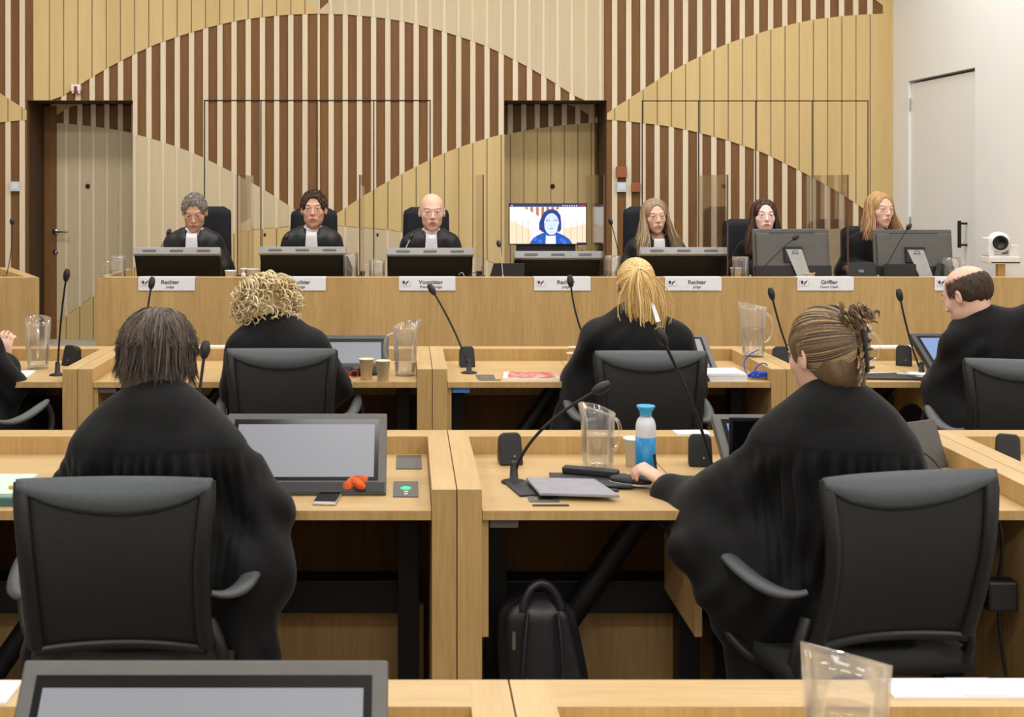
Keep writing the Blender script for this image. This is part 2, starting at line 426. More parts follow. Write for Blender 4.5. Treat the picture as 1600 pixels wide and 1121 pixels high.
# small wall fittings
def plate(name, px, py, w, h, mat, label, cat, D=DW, dep=.02, inner=None):
    t = thing(name, label, cat, (X(px, D), D - .015, Z(py, D)))
    MB().box(-w / 2, w / 2, -dep, 0.0, -h / 2, h / 2, mat).build('cover', t, bevel=.003)
    if inner: MB().box(-w * .3, w * .3, -dep - .004, -dep, -h * .3, h * .3, inner).build('rocker', t, bevel=.001)
    return t
plate('light_switch', 25, 291.5, .08, .08, 'switch_white', 'white square light switch on the brown slat left of the dark doorway', 'light switch', inner='paper_grey')
plate('light_switch', 970, 292.5, .08, .08, 'switch_white', 'white square light switch between slats above the blonde judge, below a brown box', 'light switch', inner='paper_grey')
plate('wall_box', 970, 269, .085, .09, 'box_brown', 'reddish brown box fixed on the slats directly above a white switch', 'wall box', dep=.035)
plate('wall_box', 992.5, 293, .072, .075, 'box_brown', 'small orange brown box fixed on the slats right beside a white switch', 'wall box', dep=.03)
t = plate('motion_detector', 121, 138, .075, .055, 'device_white', 'small white detector with a red window high above the left doorway', 'detector', dep=.04)
MB().box(-.012, .012, -.045, -.02, -.045, .012, 'logo_red').build('lens', t)
MB().box(-.034, -.018, -.035, 0, -.045, -.02, 'device_white').box(-.034, .034, -.02, 0, -.04, -.02, 'device_white').box(.018, .034, -.035, 0, -.045, -.02, 'device_white').build('bracket', t)

# ------------------------------------------------------------------ benches and desks
BF = 7.47; BZ = 1.04; BT = 0.984
t = thing('court_bench', 'long light oak judges bench running below the patterned wall', 'bench', (-1.886, BF, 0))
MB().box(0, XR - .03 + 1.886, 0, .04, 0, BZ - .001, 'oak_front').build('front_panel', t, bevel=.002)
MB().box(0, XR - .03 + 1.886, -.001, .10, BZ - .001, BZ + .001, 'oak_top').box(0, XR - .03 + 1.886, .04, .10, BT, BZ - .002, 'oak_front').build('ledge', t)
MB().box(.04, XR - .03 + 1.886, .10, .78, BT - .025, BT, 'oak_top').build('worktop', t, bevel=.002)
MB().box(0, .04, .04, .80, 0, BZ - .001, 'oak_front').box(0, .04, .04, .80, BZ - .001, BZ + .001, 'oak_top_deep').build('end_panel', t, bevel=.002)
for k in range(5): MB().box(.9 + k * 1.2, .94 + k * 1.2, .12, .70, PZ, BT - .026, 'oak_dark').build('support', t)

t = thing('court_bench', 'angled light oak side bench at the far left, beside the dark doorway', 'bench', (-2.23, BF, 0))
P = [(0, 0), (-.47, .93), (-.57, .93), (-.12, .10), (-3, .10), (-3, 0)]
MB().prism(P, 0, BZ - .001, 'oak_front', 'z').build('front_panel', t)
MB().prism(P, BZ - .001, BZ + .001, 'oak_top', 'z').build('ledge', t)
MB().prism([(-.125, .105), (-.575, .93), (-3, .93), (-3, .105)], BT - .025, BT, 'oak_top', 'z').build('worktop', t)
MB().box(-2.9, -.9, .5, .54, 0, BT - .026, 'oak_dark').build('support', t)

def desk(x0, x1, Df, Db, label, seam_at=.56, brace=True, tape='blue_tape', cable=True):
    t = thing('court_desk', label, 'desk', ((x0 + x1) / 2, Df, 0)); w = (x1 - x0) / 2; d = Db - Df; p = .064; g = .0015
    HP = 0.820; HT = 0.765
    for s in (-1, 1):
        a, c = (-w + g, -w + p) if s < 0 else (w - p, w - g)
        MB().box(a, c, 0, d, 0, HP - .001, 'oak_front').box(a, c, 0, d, HP - .001, HP, 'oak_top_deep').build('side_panel', t)  # thin cap whose paler colour carries the light from above
    MB().box(-w + p, w - p, d - .10, d, .60, HP - .001, 'oak_front').box(-w + p, w - p, d - .10, d, HP - .001, HP, 'oak_top').build('riser', t)
    xs = -w + p + seam_at
    for a, c in ((-w + p + .002, xs - .0015), (xs + .0015, w - p - .002)):
        MB().box(a, c, .003, d - .102, HT - .024, HT - .001, 'oak_front').box(a, c, .003, d - .102, HT - .001, HT, 'oak_top').build('desktop', t)
    MB().box(-w + p, w - p, d - .05, d - .02, 0, .60, 'oak_dark').build('modesty_panel', t)  # dark oak: the shade below the desktop is put into its colour
    MB().box(-w + p + .002, w - p - .015, d - .26, d - .235, 0.0, .353, 'oak_front').build('plinth_panel', t)
    MB().box(-w + p + .01, w - p - .03, d - .36, d - .27, .36, .455, 'black_metal').build('cable_tray', t, bevel=.004)
    for ex in (-w + p, xs - .009): MB().box(ex, ex + .018, .02, .40, .435, HT - .025, 'oak_front').build('end_panel', t)
    for lx in (-w + p + .06, xs + .045, w - p - .06):
        m = MB(); m.box(lx - .03, lx + .03, .32, .40, .04, HT - .026, 'black_metal'); m.box(lx - .03, lx + .03, .03, d - .3, .0, .04, 'black_metal')
        m.build('leg', t, bevel=.003)
    if brace:
        m = MB(); m.tube([(-w + p + .10, .36, .12), (xs - .05, .36, HT - .06)], .035, 'black_metal', 6); m.build('brace', t)
    if tape: MB().box(-w + p + .022, -w + p + .095, .02, .024, HT - .048, HT - .025, tape).build('label_plate', t)
    m = MB(); m.box(-w + p + .13, -w + p + .21, .085, .20, HT, HT + .002, 'mid_grey'); m.box(-w + p + .145, -w + p + .195, .10, .13, HT + .002, HT + .003, 'steel')
    m.build('power_socket', t, label='grey socket plate'); MB().box(-w + p + .135, -w + p + .23, .045, .060, HT, HT + .002, 'black_plastic').build('card_slot', t)
    return t
R2 = (5.226, 5.976); R1 = (3.158, 3.927); R3 = (1.20, 1.943)
desk(-2.90, -1.398, *R2, 'light oak desk at the left edge of the middle row holding a jug', tape='mid_grey')
desk(-1.398, .107, *R2, 'light oak desk in the middle row in front of the curly haired person', tape='mid_grey')
desk(.107, 1.610, *R2, 'light oak desk in the middle row carrying the red magazine')
desk(1.610, 3.112, *R2, 'light oak desk in the middle row where the balding man leans')
desk(-1.400, .128, *R1, 'light oak desk in the near row with a phone and an orange mask')
desk(.128, 1.668, *R1, 'light oak desk in the near row carrying the blue bottle', tape='mid_grey')
desk(1.668, 3.20, *R1, 'light oak desk at the right end of the near row, beside the hair clip woman')
desk(-1.38, .160, *R3, 'light oak desk at the bottom edge behind the large foreground monitor', brace=False)
desk(.160, 1.70, *R3, 'light oak desk at the bottom edge carrying the foreground jug', brace=False)

# ------------------------------------------------------------------ chairs
def task_chair(label, x, y, rz, group='mesh task chairs', yaw_top=0.0, seat_z=.46):
    """office chair facing +y; its origin lies on the floor below the backrest"""
    t = thing('task_chair', label, 'chair', (x, y, 0), rz, group)
    def back(u, v):       # u,v in 0..1 ; gently hollow shell
        a = (u - .5) * 2; w = .200 + .018 * v - .010 * math.sin(v * PI)
        return (a * w, -.045 * a * a + .035 - .045 * math.sin(v * PI * .9) - .05 * v, .555 + .385 * v + (.006 * a * a if v > .9 else 0))
    m = MB(); m.grid(lambda u, v: back(.06 + .88 * u, v * (.985 - .150 * (1 - (2 * u - 1) ** 2))), 20, 20, 'chair_mesh'); m.build('backrest', t, solid=.012)
    def band(u, v):
        a = 2 * u - 1; lo = .985 - .150 * (1 - a * a) - .03; vv = lo + (1.0 - lo) * v
        p = back(u * .99 + .005, vv); return (p[0], p[1] - .006 - .020 * math.sin(v * PI) * (1 - a * a * .8), p[2] + .006 * (v > .99))
    m = MB(); m.grid(band, 24, 6, 'chair_band'); m.build('headband', t, solid=.010, label='lighter grey padded top edge')
    m = MB()
    for s in (0, 1):
        m.tube([back(.02 if s == 0 else .98, v) for v in np.linspace(0, 1, 12)], [.015] * 11 + [.011], 'chair_frame', 8, 1.3)
    m.tube([Vector(back(u, 0)) + Vector((0, 0, -.008)) for u in np.linspace(.02, .98, 13)], .014, 'chair_frame', 8)
    m.tube([Vector(back(u, 1)) for u in np.linspace(.02, .98, 13)], .006, 'chair_frame', 8)
    m.build('back_frame', t)
    for s in (-1, 1):
        m = MB()
        pts = bez((s * .195, .03, .60), (s * .25, .0, .50), (s * .24, .05, .44), (s * .10, .16, .415), 12)
        m.tube(pts, [.018] * 6 + [.022] * 7, 'chair_frame', 8, .7); m.build('back_support', t)
        m = MB()
        pts = bez((s * .20, .02, .665), (s * .262, .03, .645), (s * .285, .12, .655), (s * .290, .30, .70), 12)
        m.tube(pts, [.012, .014, .016, .018, .020, .022, .023, .023, .023, .023, .022, .019, .012], 'arm_grey', 10, .55)
        m.build('armrest', t, label='grey arm pad')
        m = MB()
        pts = bez((s * .290, .28, .69), (s * .33, .36, .60), (s * .31, .20, .44), (s * .17, .20, .425), 14)
        m.tube(pts, .015, 'chair_frame', 8, .8); m.build('arm_support', t)
    m = MB()
    m.grid(lambda u, v: ((u - .5) * .48, .03 + v * .46, seat_z + .015 * math.cos((u - .5) * 2) - (.05 * max(0, v - .8) * 5 * (v - .8) * 2)), 12, 12, 'chair_mesh')
    m.build('seat', t, solid=.05)
    m = MB(); m.box(-.09, .09, .14, .36, .38, .425, 'chair_frame'); m.build('seat_mechanism', t, bevel=.01)
    m = MB(); m.lathe([(0, .06), (.028, .06), (.028, .25), (.018, .25), (.018, .385), (0, .385)], 'black_metal', 16, (0, .25, 0)); m.build('gas_column', t)
    for k in range(5):
        a = 2 * PI * k / 5 + .3; e = Vector((.29 * math.cos(a), .25 + .29 * math.sin(a), .065))
        m = MB(); m.tube([(0, .25, .105), tuple(e)], [.024, .013], 'chair_frame', 8, .8); g = m.build('leg', t)
        m = MB(); m.lathe([(0, -.012), (.026, -.012), (.026, .012), (0, .012)], 'black_plastic', 14, M=Matrix.Translation((e.x, e.y, .0265)) @ Matrix.Rotation(a, 4, 'Z') @ Matrix.Rotation(PI / 2, 4, 'X'))
        m.tube([(e.x, e.y, .03), (e.x, e.y, .07)], .006, 'black_metal', 6); m.build('caster', g)
    return t
def dup_chair(src, x, y, rz, label): return dup(src, (x, y, 0), rz, label, 'mesh task chairs')
tc = task_chair('black mesh chair of the grey haired person at lower left', X(190, 2.80), 2.80, .02)
dup_chair(tc, X(1392, 2.85), 2.85, .20, 'black mesh chair turned aside behind the woman with the hair clip')
dup_chair(tc, X(443, 4.97), 4.97, .0, 'black mesh chair behind the curly blonde person')
dup_chair(tc, X(1011, 4.90), 4.90, -.02, 'black mesh chair behind the person with the ponytail')
dup_chair(tc, X(1598, 4.65), 4.65, -.25, 'black mesh chair at the right edge behind the balding man')
dup_chair(tc, X(-85, 4.9), 4.9, -.15, 'black chair cut off by the left edge, only an armrest showing')

def high_chair(label, x, y, w, ztop, rz=0.0):
    """upholstered high-back chair seen from the front; faces -y"""
    t = thing('high_back_chair', label, 'chair', (x, y, PZ), rz, 'dark high back chairs on the dais')
    zt = ztop - PZ
    m = MB(); n = 18
    def sh(sgn):
        def f(u, v):
            a = 2 * u - 1; z = .46 + (zt - .46) * v
            ww = w / 2 * (1.0 + .10 * math.sin(v * PI) * (1 - v))
            r = .055; e = max(0, z - (zt - r)); ww2 = ww - r + math.sqrt(max(0, r * r - e * e))
            rim = (1 - abs(a) ** 6)
            return (a * ww2, .03 + .05 * v * v * 1.0 + sgn * (.012 + .030 * rim * (1 if v < .97 else .4)), z)
        return f
    m.grid(sh(-1), 22, 26, 'leather_navy'); m.grid(sh(1), 22, 26, 'leather_navy')
    m.build('backrest', t)
    m = MB(); m.box(-w / 2, w / 2, -.46, .06, .40, .48, 'leather_navy'); m.build('seat', t, bevel=.03)
    for s in (-1, 1):
        m = MB(); m.tube(bez((s * (w / 2 + .02), .02, .44), (s * (w / 2 + .07), .02, .60), (s * (w / 2 + .05), -.04, .66), (s * (w / 2 + .04), -.28, .64), 10), .018, 'black_plastic', 8, .7)
        m.build('armrest', t)
    m = MB(); m.lathe([(0, .05), (.03, .05), (.03, .40), (0, .40)], 'black_metal', 14, (0, -.2, 0)); m.build('gas_column', t)
    for k in range(5):
        a = 2 * PI * k / 5; m = MB(); m.tube([(0, -.2, .08), (.27 * math.cos(a), -.2 + .27 * math.sin(a), .03)], [.025, .014], 'black_metal', 8); m.build('leg', t)
    return t
HC = 8.78
for lab, pa, pb, pt, rz in (
        ('dark high back chair of the grey haired judge at the left end', 287, 358, 323, -.06),
        ('dark high back chair of the dark haired judge sitting beside the bald judge', 453, 526, 326, 0),
        ('dark high back chair behind the bald presiding judge', 630, 702, 324, 0),
        ('dark high back chair behind the long haired judge right of the screen', 977, 1049, 323, 0),
        ('dark high back chair of the dark haired woman behind the first grey monitor', 1133, 1212, 343, .0),
        ('dark high back chair of the blonde clerk nearest to the white wall', 1319, 1396, 354, .0)):
    high_chair(lab, X((pa + pb) / 2, HC), HC, (pb - pa) * HC / F, Z(pt, HC), rz)

# ------------------------------------------------------------------ things on the judges' bench
def plate_sign(px, l1, l2, label, D=BF):
    w, h = .342, .080
    t = thing('name_plate', label, 'sign', (X(px, D), D - .004, BZ + .003), 0, 'white name plates along the bench front')
    m = MB(); m.box(-w / 2, w / 2, -.0015, 0, -h, 0, 'paper'); m.box(-w / 2, w / 2, -.0015, .07, 0, .001, 'paper'); m.build('card', t)
    if l1: text('lettering', l1, .034, 'ink', t, (.022, -.0022, -.030))
    if l2: text('lettering', l2, .022, 'ink_grey', t, (.022, -.0022, -.058))
    m = MB()     # the small emblem: a stylised red and black bird between two thin strokes
    q = -.129; y0, y1 = -.0028, -.0018
    m.prism([(q - .022, -.020), (q - .008, -.034), (q - .016, -.040), (q - .006, -.046), (q - .020, -.032)], y0, y1, 'logo_red')
    m.prism([(q - .014, -.018), (q - .004, -.028), (q - .010, -.036), (q - .018, -.028)], y0, y1, 'ink')
    m.prism([(q + .002, -.040), (q + .014, -.030), (q + .018, -.016), (q + .010, -.024), (q - .004, -.034)], y0, y1, 'ink')
    m.prism([(q - .008, -.043), (q + .006, -.040), (q + .002, -.047)], y0, y1, 'logo_red')
    m.box(q - .0285, q - .0275, y0, y1, -.046, -.018, 'ink_grey'); m.box(q + .026, q + .0285, y0, y1, -.046, -.040, 'logo_red'); m.box(q + .027, q + .028, y0, y1, -.034, -.026, 'ink_grey')
    m.box(q - .032, q + .030, y0, y1, -.0545, -.0530, 'ink_grey')
    m.build('emblem', t)
plate_sign(260.5, 'Rechter', 'Judge', 'white Rechter name plate leftmost on the bench front, below the grey haired judge')
plate_sign(465, 'Rechter', 'Judge', 'white Rechter name plate partly hidden by the curly blonde hair')
plate_sign(667.5, 'Voorzitter', 'Presiding Judge', 'white name plate reading Voorzitter below the bald judge')
plate_sign(878.5, 'Rechter', 'Judge', 'white Rechter name plate below the video call screen')
plate_sign(1083, 'Rechter', 'Judge', 'white Rechter name plate right beside the ponytail, below the long haired judge')
plate_sign(1289.5, 'Griffier', 'Court Clerk', 'white name plate reading Griffier below the two clerks')
plate_sign(1504, '', '', 'white name plate mostly hidden behind the balding head')

def bench_monitor(pxc, pyt, label, D=7.86):
    """desk monitor seen from behind, leaning away from the viewer's side"""
    t = thing('bench_monitor', label, 'monitor', (X(pxc, D), D, BT), 0, 'grey rimmed monitors along the bench')
    w = .272; zt = Z(pyt, D) - BT
    R = Matrix.Rotation(math.radians(24), 4, 'X'); R.translation = (0, 0, zt - .045)
    # the back leans over towards the viewer; its top rim catches the light
    m = MB(); m.prism([(-w, 0), (w, 0), (w - .004, -.235), (-w + .004, -.235)], -.012, .035, 'monitor_black')
    m.v = [tuple(R @ Vector(v)) for v in m.v]; m.build('back_cover', t, bevel=.006)
    m = MB(); m.box(-w - .002, w + .002, .035, .050, -.245, .02, 'monitor_black', R); m.build('front_frame', t, bevel=.003)
    R2_ = Matrix.Rotation(math.radians(-22), 4, 'X'); R2_.translation = (0, 0.0, zt)
    m = MB(); m.box(-w - .006, w + .006, -.022, .030, -.048, 0.0, 'grey_plastic', R2_); m.build('rim', t, bevel=.004, label='light grey rim')
    for q in (-.172, 0, .172):
        m = MB(); m.prism([(q + .036 * (1 if math.cos(a) > 0 else -1) + .008 * math.cos(a), -.025 + .0075 * math.sin(a)) for a in np.linspace(0, 2 * PI, 16, endpoint=False)], -.0245, -.0215, 'slot_grey')
        for k in range(8): m.box(q - .030 + k * .008, q - .027 + k * .008, -.0255, -.0244, -.031, -.019, 'mid_grey')
        m.v = [tuple(R2_ @ Vector(v)) for v in m.v]; m.build('vent', t)
    m = MB(); m.box(-.05, .05, .14, .17, .01, zt - .12, 'black_metal'); m.box(-.12, .12, .02, .22, 0, .012, 'black_metal'); m.build('stand', t, bevel=.003)
    for q in (-.17, .17):
        m = MB(); m.box(q - .006, q + .006, -.016, -.011, -.20, -.10, 'monitor_black', R); m.build('rib', t)
    return t
bench_monitor(277, 388, 'monitor with light grey rim in front of the grey haired judge')
bench_monitor(473, 387, 'monitor with light grey rim in front of the dark haired male judge')
bench_monitor(672, 389, 'monitor with light grey rim in front of the bald judge')
bench_monitor(871, 394, 'monitor with light grey rim below the video call screen')
bench_monitor(1067, 388, 'monitor with light grey rim in front of the long haired woman judge')

def desk_monitor(px0, px1, pyt, D, label, yaw, stand_px):
    c = (px0 + px1) / 2; w = (px1 - px0) * D / F / 2; zt = Z(pyt, D) - BT
    t = thing('computer_monitor', label, 'monitor', (X(c, D), D, BT), yaw, 'large grey backed monitors')
    R = Matrix.Rotation(math.radians(-8), 4, 'X'); R.translation = (0, 0, zt)
    m = MB(); m.box(-w, w, -.012, .010, -.300, 0, 'mid_grey', R); m.box(-w * .93, w * .93, -.035, -.012, -.27, -.03, 'mid_grey', R); m.build('back_cover', t, bevel=.006)
    m = MB(); m.box(-w * .98, w * .98, .010, .013, -.29, -.01, 'screen_blue', R); m.build('screen', t)
    m = MB(); m.box(-w * .99, w * .99, -.036, -.011, -.300, -.235, 'black_plastic', R); m.box(-w * .6, w * .6, -.0365, -.035, -.031, -.027, 'black_gloss', R); m.build('vent', t, label='black lower vent strip')
    m = MB(); m.box(-.060, .060, -.055, -.03, -.215, -.115, 'black_plastic', R); m.build('mount', t, bevel=.003)
    s = .06
    m = MB(); m.add([(-.05, -.075, zt - .125), (.05, -.075, zt - .125), (.05 + s, -.10, .012), (-.05 + s + .02, -.10, .012), (-.05, -.06, zt - .125), (.05, -.06, zt - .125), (.05 + s, -.085, .012), (-.05 + s + .02, -.085, .012)],
                    [(0, 3, 2, 1), (4, 5, 6, 7), (0, 1, 5, 4), (1, 2, 6, 5), (2, 3, 7, 6), (3, 0, 4, 7)], 'steel')
    m.box(-.10, .14, -.12, .06, 0, .012, 'steel'); st = m.build('stand', t, label='silver stand')
    m = MB(); n = 24
    for k in range(n):
        a0, a1 = 2 * PI * k / n, 2 * PI * (k + 1) / n
        m.add([(.021 * math.cos(a0), 0, .021 * math.sin(a0)), (.021 * math.cos(a1), 0, .021 * math.sin(a1)), (.017 * math.cos(a1), 0, .017 * math.sin(a1)), (.017 * math.cos(a0), 0, .017 * math.sin(a0))], [(0, 1, 2, 3)], 'mid_grey')
    lg = m.build('emblem', st, loc=(.008, -.079, zt - .150))
    text('lettering', 'DELL', .014, 'mid_grey', st, (.008, -.0795, zt - .150))
    return t
desk_monitor(1174, 1294, 358, 7.80, 'big grey backed monitor in front of the dark haired woman clerk', .02, 1240)
desk_monitor(1364, 1484, 359, 7.84, 'big grey backed monitor in front of the blonde clerk', -.06, 1430)

# video call screen
D = 8.30; x0, x1 = X(795, D), X(917, D); z1, z0 = Z(318, D), Z(383, D)
t = thing('video_screen', 'flat screen showing a video call with a dark haired person in a blue gown', 'screen', ((x0 + x1) / 2, D, BT))
w = (x1 - x0) / 2; zb = z0 - BT; zt = z1 - BT; hh = zt - zb
MB().box(-w, w, 0, .035, zb, zt, 'black_gloss').build('casing', t, bevel=.003)
glow('scr_white', (252, 248, 240), 1.05); glow('scr_cream', (250, 228, 196), 1.0); glow('scr_brown', (196, 128, 92), .9); glow('scr_navy', (44, 58, 120), .8)
glow('scr_blue', (16, 92, 200), .9); glow('scr_hair', (32, 60, 150), .8); glow('scr_face', (214, 226, 255), 1.05); glow('scr_red', (190, 40, 70), .9); glow('scr_line', (176, 140, 110), .8); glow('scr_mid', (60, 120, 230), .95)
sc = MB().box(-w + .006, w - .006, -.0006, 0, zb + .008, zt - .006, 'scr_white').build('display', t)
def sp(u, v): return (-w + .006 + (2 * w - .012) * u, zb + .008 + (hh - .014) * v)
def spoly(pts, mat, k, name='picture_detail'):
    return MB().prism([sp(*p) for p in pts], -.0006 - .0004 * k, -.0006 - .0004 * (k - 1), mat)
pic = MB()
def addp(pts, mat, k): pic.prism([sp(*p) for p in pts], -.0006 - .0003 * k, -.0006 - .0003 * (k - 1), mat)
addp([(0, 0), (.42, 0), (.42, .62), (.17, .92), (0, .92)], 'scr_cream', 1) if False else None
addp([(0, .0), (.28, .0), (.28, .36), (.0, .6)], 'scr_cream', 1); addp([(.70, 0), (1, 0), (1, .5), (.7, .38)], 'scr_cream', 1)
for q, lo in ((.20, .90), (.27, .83), (.345, .74), (.415, .66), (.48, .72), (.545, .78), (.61, .86)):
    addp([(q, lo), (q + .036, lo - (.045 if q < .42 else -.03)), (q + .036, .93), (q, .93)], 'scr_brown', 1)
for q in (.09, .165, .24, .71, .80, .88, .955): addp([(q, 0), (q + .004, 0), (q + .004, .6), (q, .6)], 'scr_line', 2)
addp([(0, .935), (1, .935), (1, 1), (0, 1)], 'scr_navy', 2); addp([(.915, .945), (.99, .945), (.99, .99), (.915, .99)], 'scr_red', 3)
for k in range(7): addp([(.69 + .03 * k, .955), (.705 + .03 * k, .955), (.705 + .03 * k, .98), (.69 + .03 * k, .98)], 'scr_white', 3)
addp([(.02, .955), (.04, .955), (.04, .98), (.02, .98)], 'scr_white', 3)
pic.build('picture', sc)
pic = MB()
def el(cx, cy, rx, ry, n=28): return [(cx + rx * math.cos(2 * PI * k / n), cy + ry * math.sin(2 * PI * k / n)) for k in range(n)]
addp([(.26, 0), (.29, .10), (.35, .20), (.45, .29), (.62, .29), (.72, .20), (.78, .12), (.82, 0)], 'scr_blue', 3)
addp([(.385, .36), (.385, .52), (.41, .66), (.45, .80), (.51, .87), (.56, .88), (.62, .84), (.665, .72), (.675, .55), (.675, .36), (.62, .29), (.45, .29)], 'scr_hair', 4)
addp([(.47, 0), (.475, .22), (.50, .20), (.57, .20), (.60, .22), (.605, 0)], 'scr_white', 5)
addp(el(.548, .50, .098, .275), 'scr_face', 6)
addp([(.40, .45), (.455, .52), (.455, .30), (.42, .30)], 'scr_hair', 7); addp([(.64, .50), (.67, .45), (.66, .30), (.62, .34)], 'scr_hair', 7)
for a in (.50, .60): addp([(a - .028, .575), (a + .028, .58), (a + .022, .595), (a - .024, .592)], 'scr_navy', 7); addp([(a - .03, .615), (a + .03, .625), (a + .025, .633), (a - .03, .625)], 'scr_mid', 7)
addp([(.53, .44), (.555, .445), (.545, .46)], 'scr_mid', 7); addp([(.515, .37), (.57, .375), (.565, .39), (.52, .385)], 'scr_mid', 7)
for a, c in ((.33, .12), (.40, .06), (.68, .10), (.72, .04)): addp(el(a, c, .03, .05, 10), 'scr_mid', 5)
addp([(.88, .0), (1, .0), (1, .035), (.88, .035)], 'scr_navy', 4)
pic.build('caller_image', sc)
MB().box(-.21, .19, .02, .06, zb - .10, zb, 'black_plastic').box(-.19, .17, -.04, .14, 0, .02, 'black_plastic').box(-.10, .10, .02, .05, .02, zb - .09, 'black_plastic').build('stand', t, bevel=.004)

# clear partition screens between the seats
for k, (pn, lab) in enumerate(((371, 'between the two left judges'), (562, 'between the dark haired judge and the bald judge'), (755, 'right of the bald judge'),
                               (944, 'between the video screen and the long haired judge'), (1137, 'between the long haired judge and the dark haired clerk'), (1325, 'between the two clerks'))):
    D0 = 7.70; xx = X(pn, D0); zt = 1.668; tilt = .02
    t = thing('partition_screen', 'clear acrylic bench screen ' + lab, 'screen', (xx, D0, BT), 0, 'clear acrylic screens on the bench')
    yaw = .0 if k < 5 else 0
    MB().box(-.003, .003, .004, .80, .004, zt - BT, 'plexi').build('panel', t)
    MB().box(-.004, .004, 0, .004, .004, zt - BT, 'plexi_edge').build('edge', t, label='dark front edge')
    for yy in (.03, .42): MB().box(-.018, .018, yy, yy + .05, 0, .05, 'black_plastic').build('clamp', t, bevel=.003)

# microphones
def mic(pts, base, base_z, label, headl=.050, r=.0045, group='gooseneck microphones', mat='black_metal', base_mat='black_plastic', base_r=.045, neck_mat=None):
    """pts: world points from base to head"""
    b0 = Vector(base)
    t = thing('gooseneck_microphone', label, 'microphone', tuple(b0), 0, group)
    P = [Vector(p) - b0 for p in pts]
    m = MB(); m.lathe([(0, 0), (base_r, 0), (base_r, .004), (base_r * .35, .010), (r * 2.2, .055), (r * 1.6, .06), (0, .06)], base_mat, 18); m.build('base', t)
    m = MB(); m.tube(P, r, neck_mat or mat, 8); m.build('gooseneck', t)
    d = (P[-1] - P[-2]).normalized(); m = MB()
    n = 9; m.tube([P[-1] + d * (headl * (i / (n - 1) - .15)) for i in range(n)], [r * 1.2 + (.0145 - r) * math.sin(PI * min(1, (i + .35) / (n - .2))) ** .7 for i in range(n)], 'black_plastic', 12)
    m.build('foam_head', t)
    return t
def neck(a, mid, c, n=10):
    a, mid, c = Vector(a), Vector(mid), Vector(c)
    return [a * (1 - q) ** 2 + mid * 2 * q * (1 - q) + c * q * q for q in [i / n for i in range(n + 1)]]
def bmic(base_px, head_px, head_py, label, Db=7.95, Dh=7.90, bm='black_plastic', bend=(0, .05), zb=BT, nm=None, br=.035):
    b0 = Vector((X(base_px, Db), Db, zb)); h = W(head_px, head_py, Dh); mid = (b0 + h) / 2 + Vector((bend[0], 0, bend[1]))
    return mic(neck(b0 + Vector((0, 0, .01)), mid, h), b0, zb, label, .045, .0028, mat='black_metal', base_mat=bm, base_r=br, neck_mat=nm)
bmic(232, 262, 366, 'gooseneck microphone pointing at the grey haired judge', Dh=8.05, bend=(-.01, .02))
bmic(430, 446, 374, 'thin gooseneck microphone pointing at the dark haired male judge', Dh=8.05, bend=(-.01, .02))
bmic(618, 641, 373, 'thin gooseneck microphone pointing at the bald judge', Dh=8.05, bend=(-.01, .02), nm='steel')
bmic(786, 780, 385, 'gooseneck microphone on a light grey foot beside the closed laptop', Db=7.66, Dh=7.75, bend=(.01, .0), bm='grey_plastic', nm='steel', br=.036)
bmic(974, 955, 350, 'tall gooseneck microphone standing between the video screen and the long haired judge', Dh=8.0, bend=(.0, .06))
bmic(1172, 1240, 374, 'gooseneck microphone slanting across the first big grey monitor', Db=7.68, Dh=7.65, bend=(.03, .06), bm='grey_plastic', br=.036)
bmic(1372, 1418, 358, 'gooseneck microphone slanting across the second big grey monitor', Db=7.66, Dh=7.62, bend=(-.0, .03), bm='grey_plastic', br=.036)
bmic(6, 19, 350, 'tall gooseneck microphone on the angled side bench', Db=7.62, Dh=7.7, bend=(.03, -.02))

def cup(px, py_bot, D, label, mat='cup_card', r=.036, h=.085, z=None, group='paper cups'):
    t = tag(MB().lathe([(0, .003), (r * .72, .003), (r * .72, 0), (r * .74, 0), (r, h), (r * 1.05, h), (r * 1.05, h - .004), (r * .97, h - .003), (r * .70, .006), (0, .006)], mat, 24).build('paper_cup', None, (X(px, D), D, z)), label, 'cup', group)
    return t
cup(360.5, 0, 7.70, 'paper cup standing right of the leftmost bench monitor', 'cup_white', z=BT)
cup(395, 0, 7.85, 'wide white paper cup behind the sanitiser bottle on the bench', 'cup_white', r=.045, z=BT)
cup(1264, 0, 7.72, 'paper cup beside the silver stand of a big monitor', z=BT, h=.07)
cup(1150, 0, 7.95, 'paper cup behind the square glass jug near the first big monitor', z=BT)

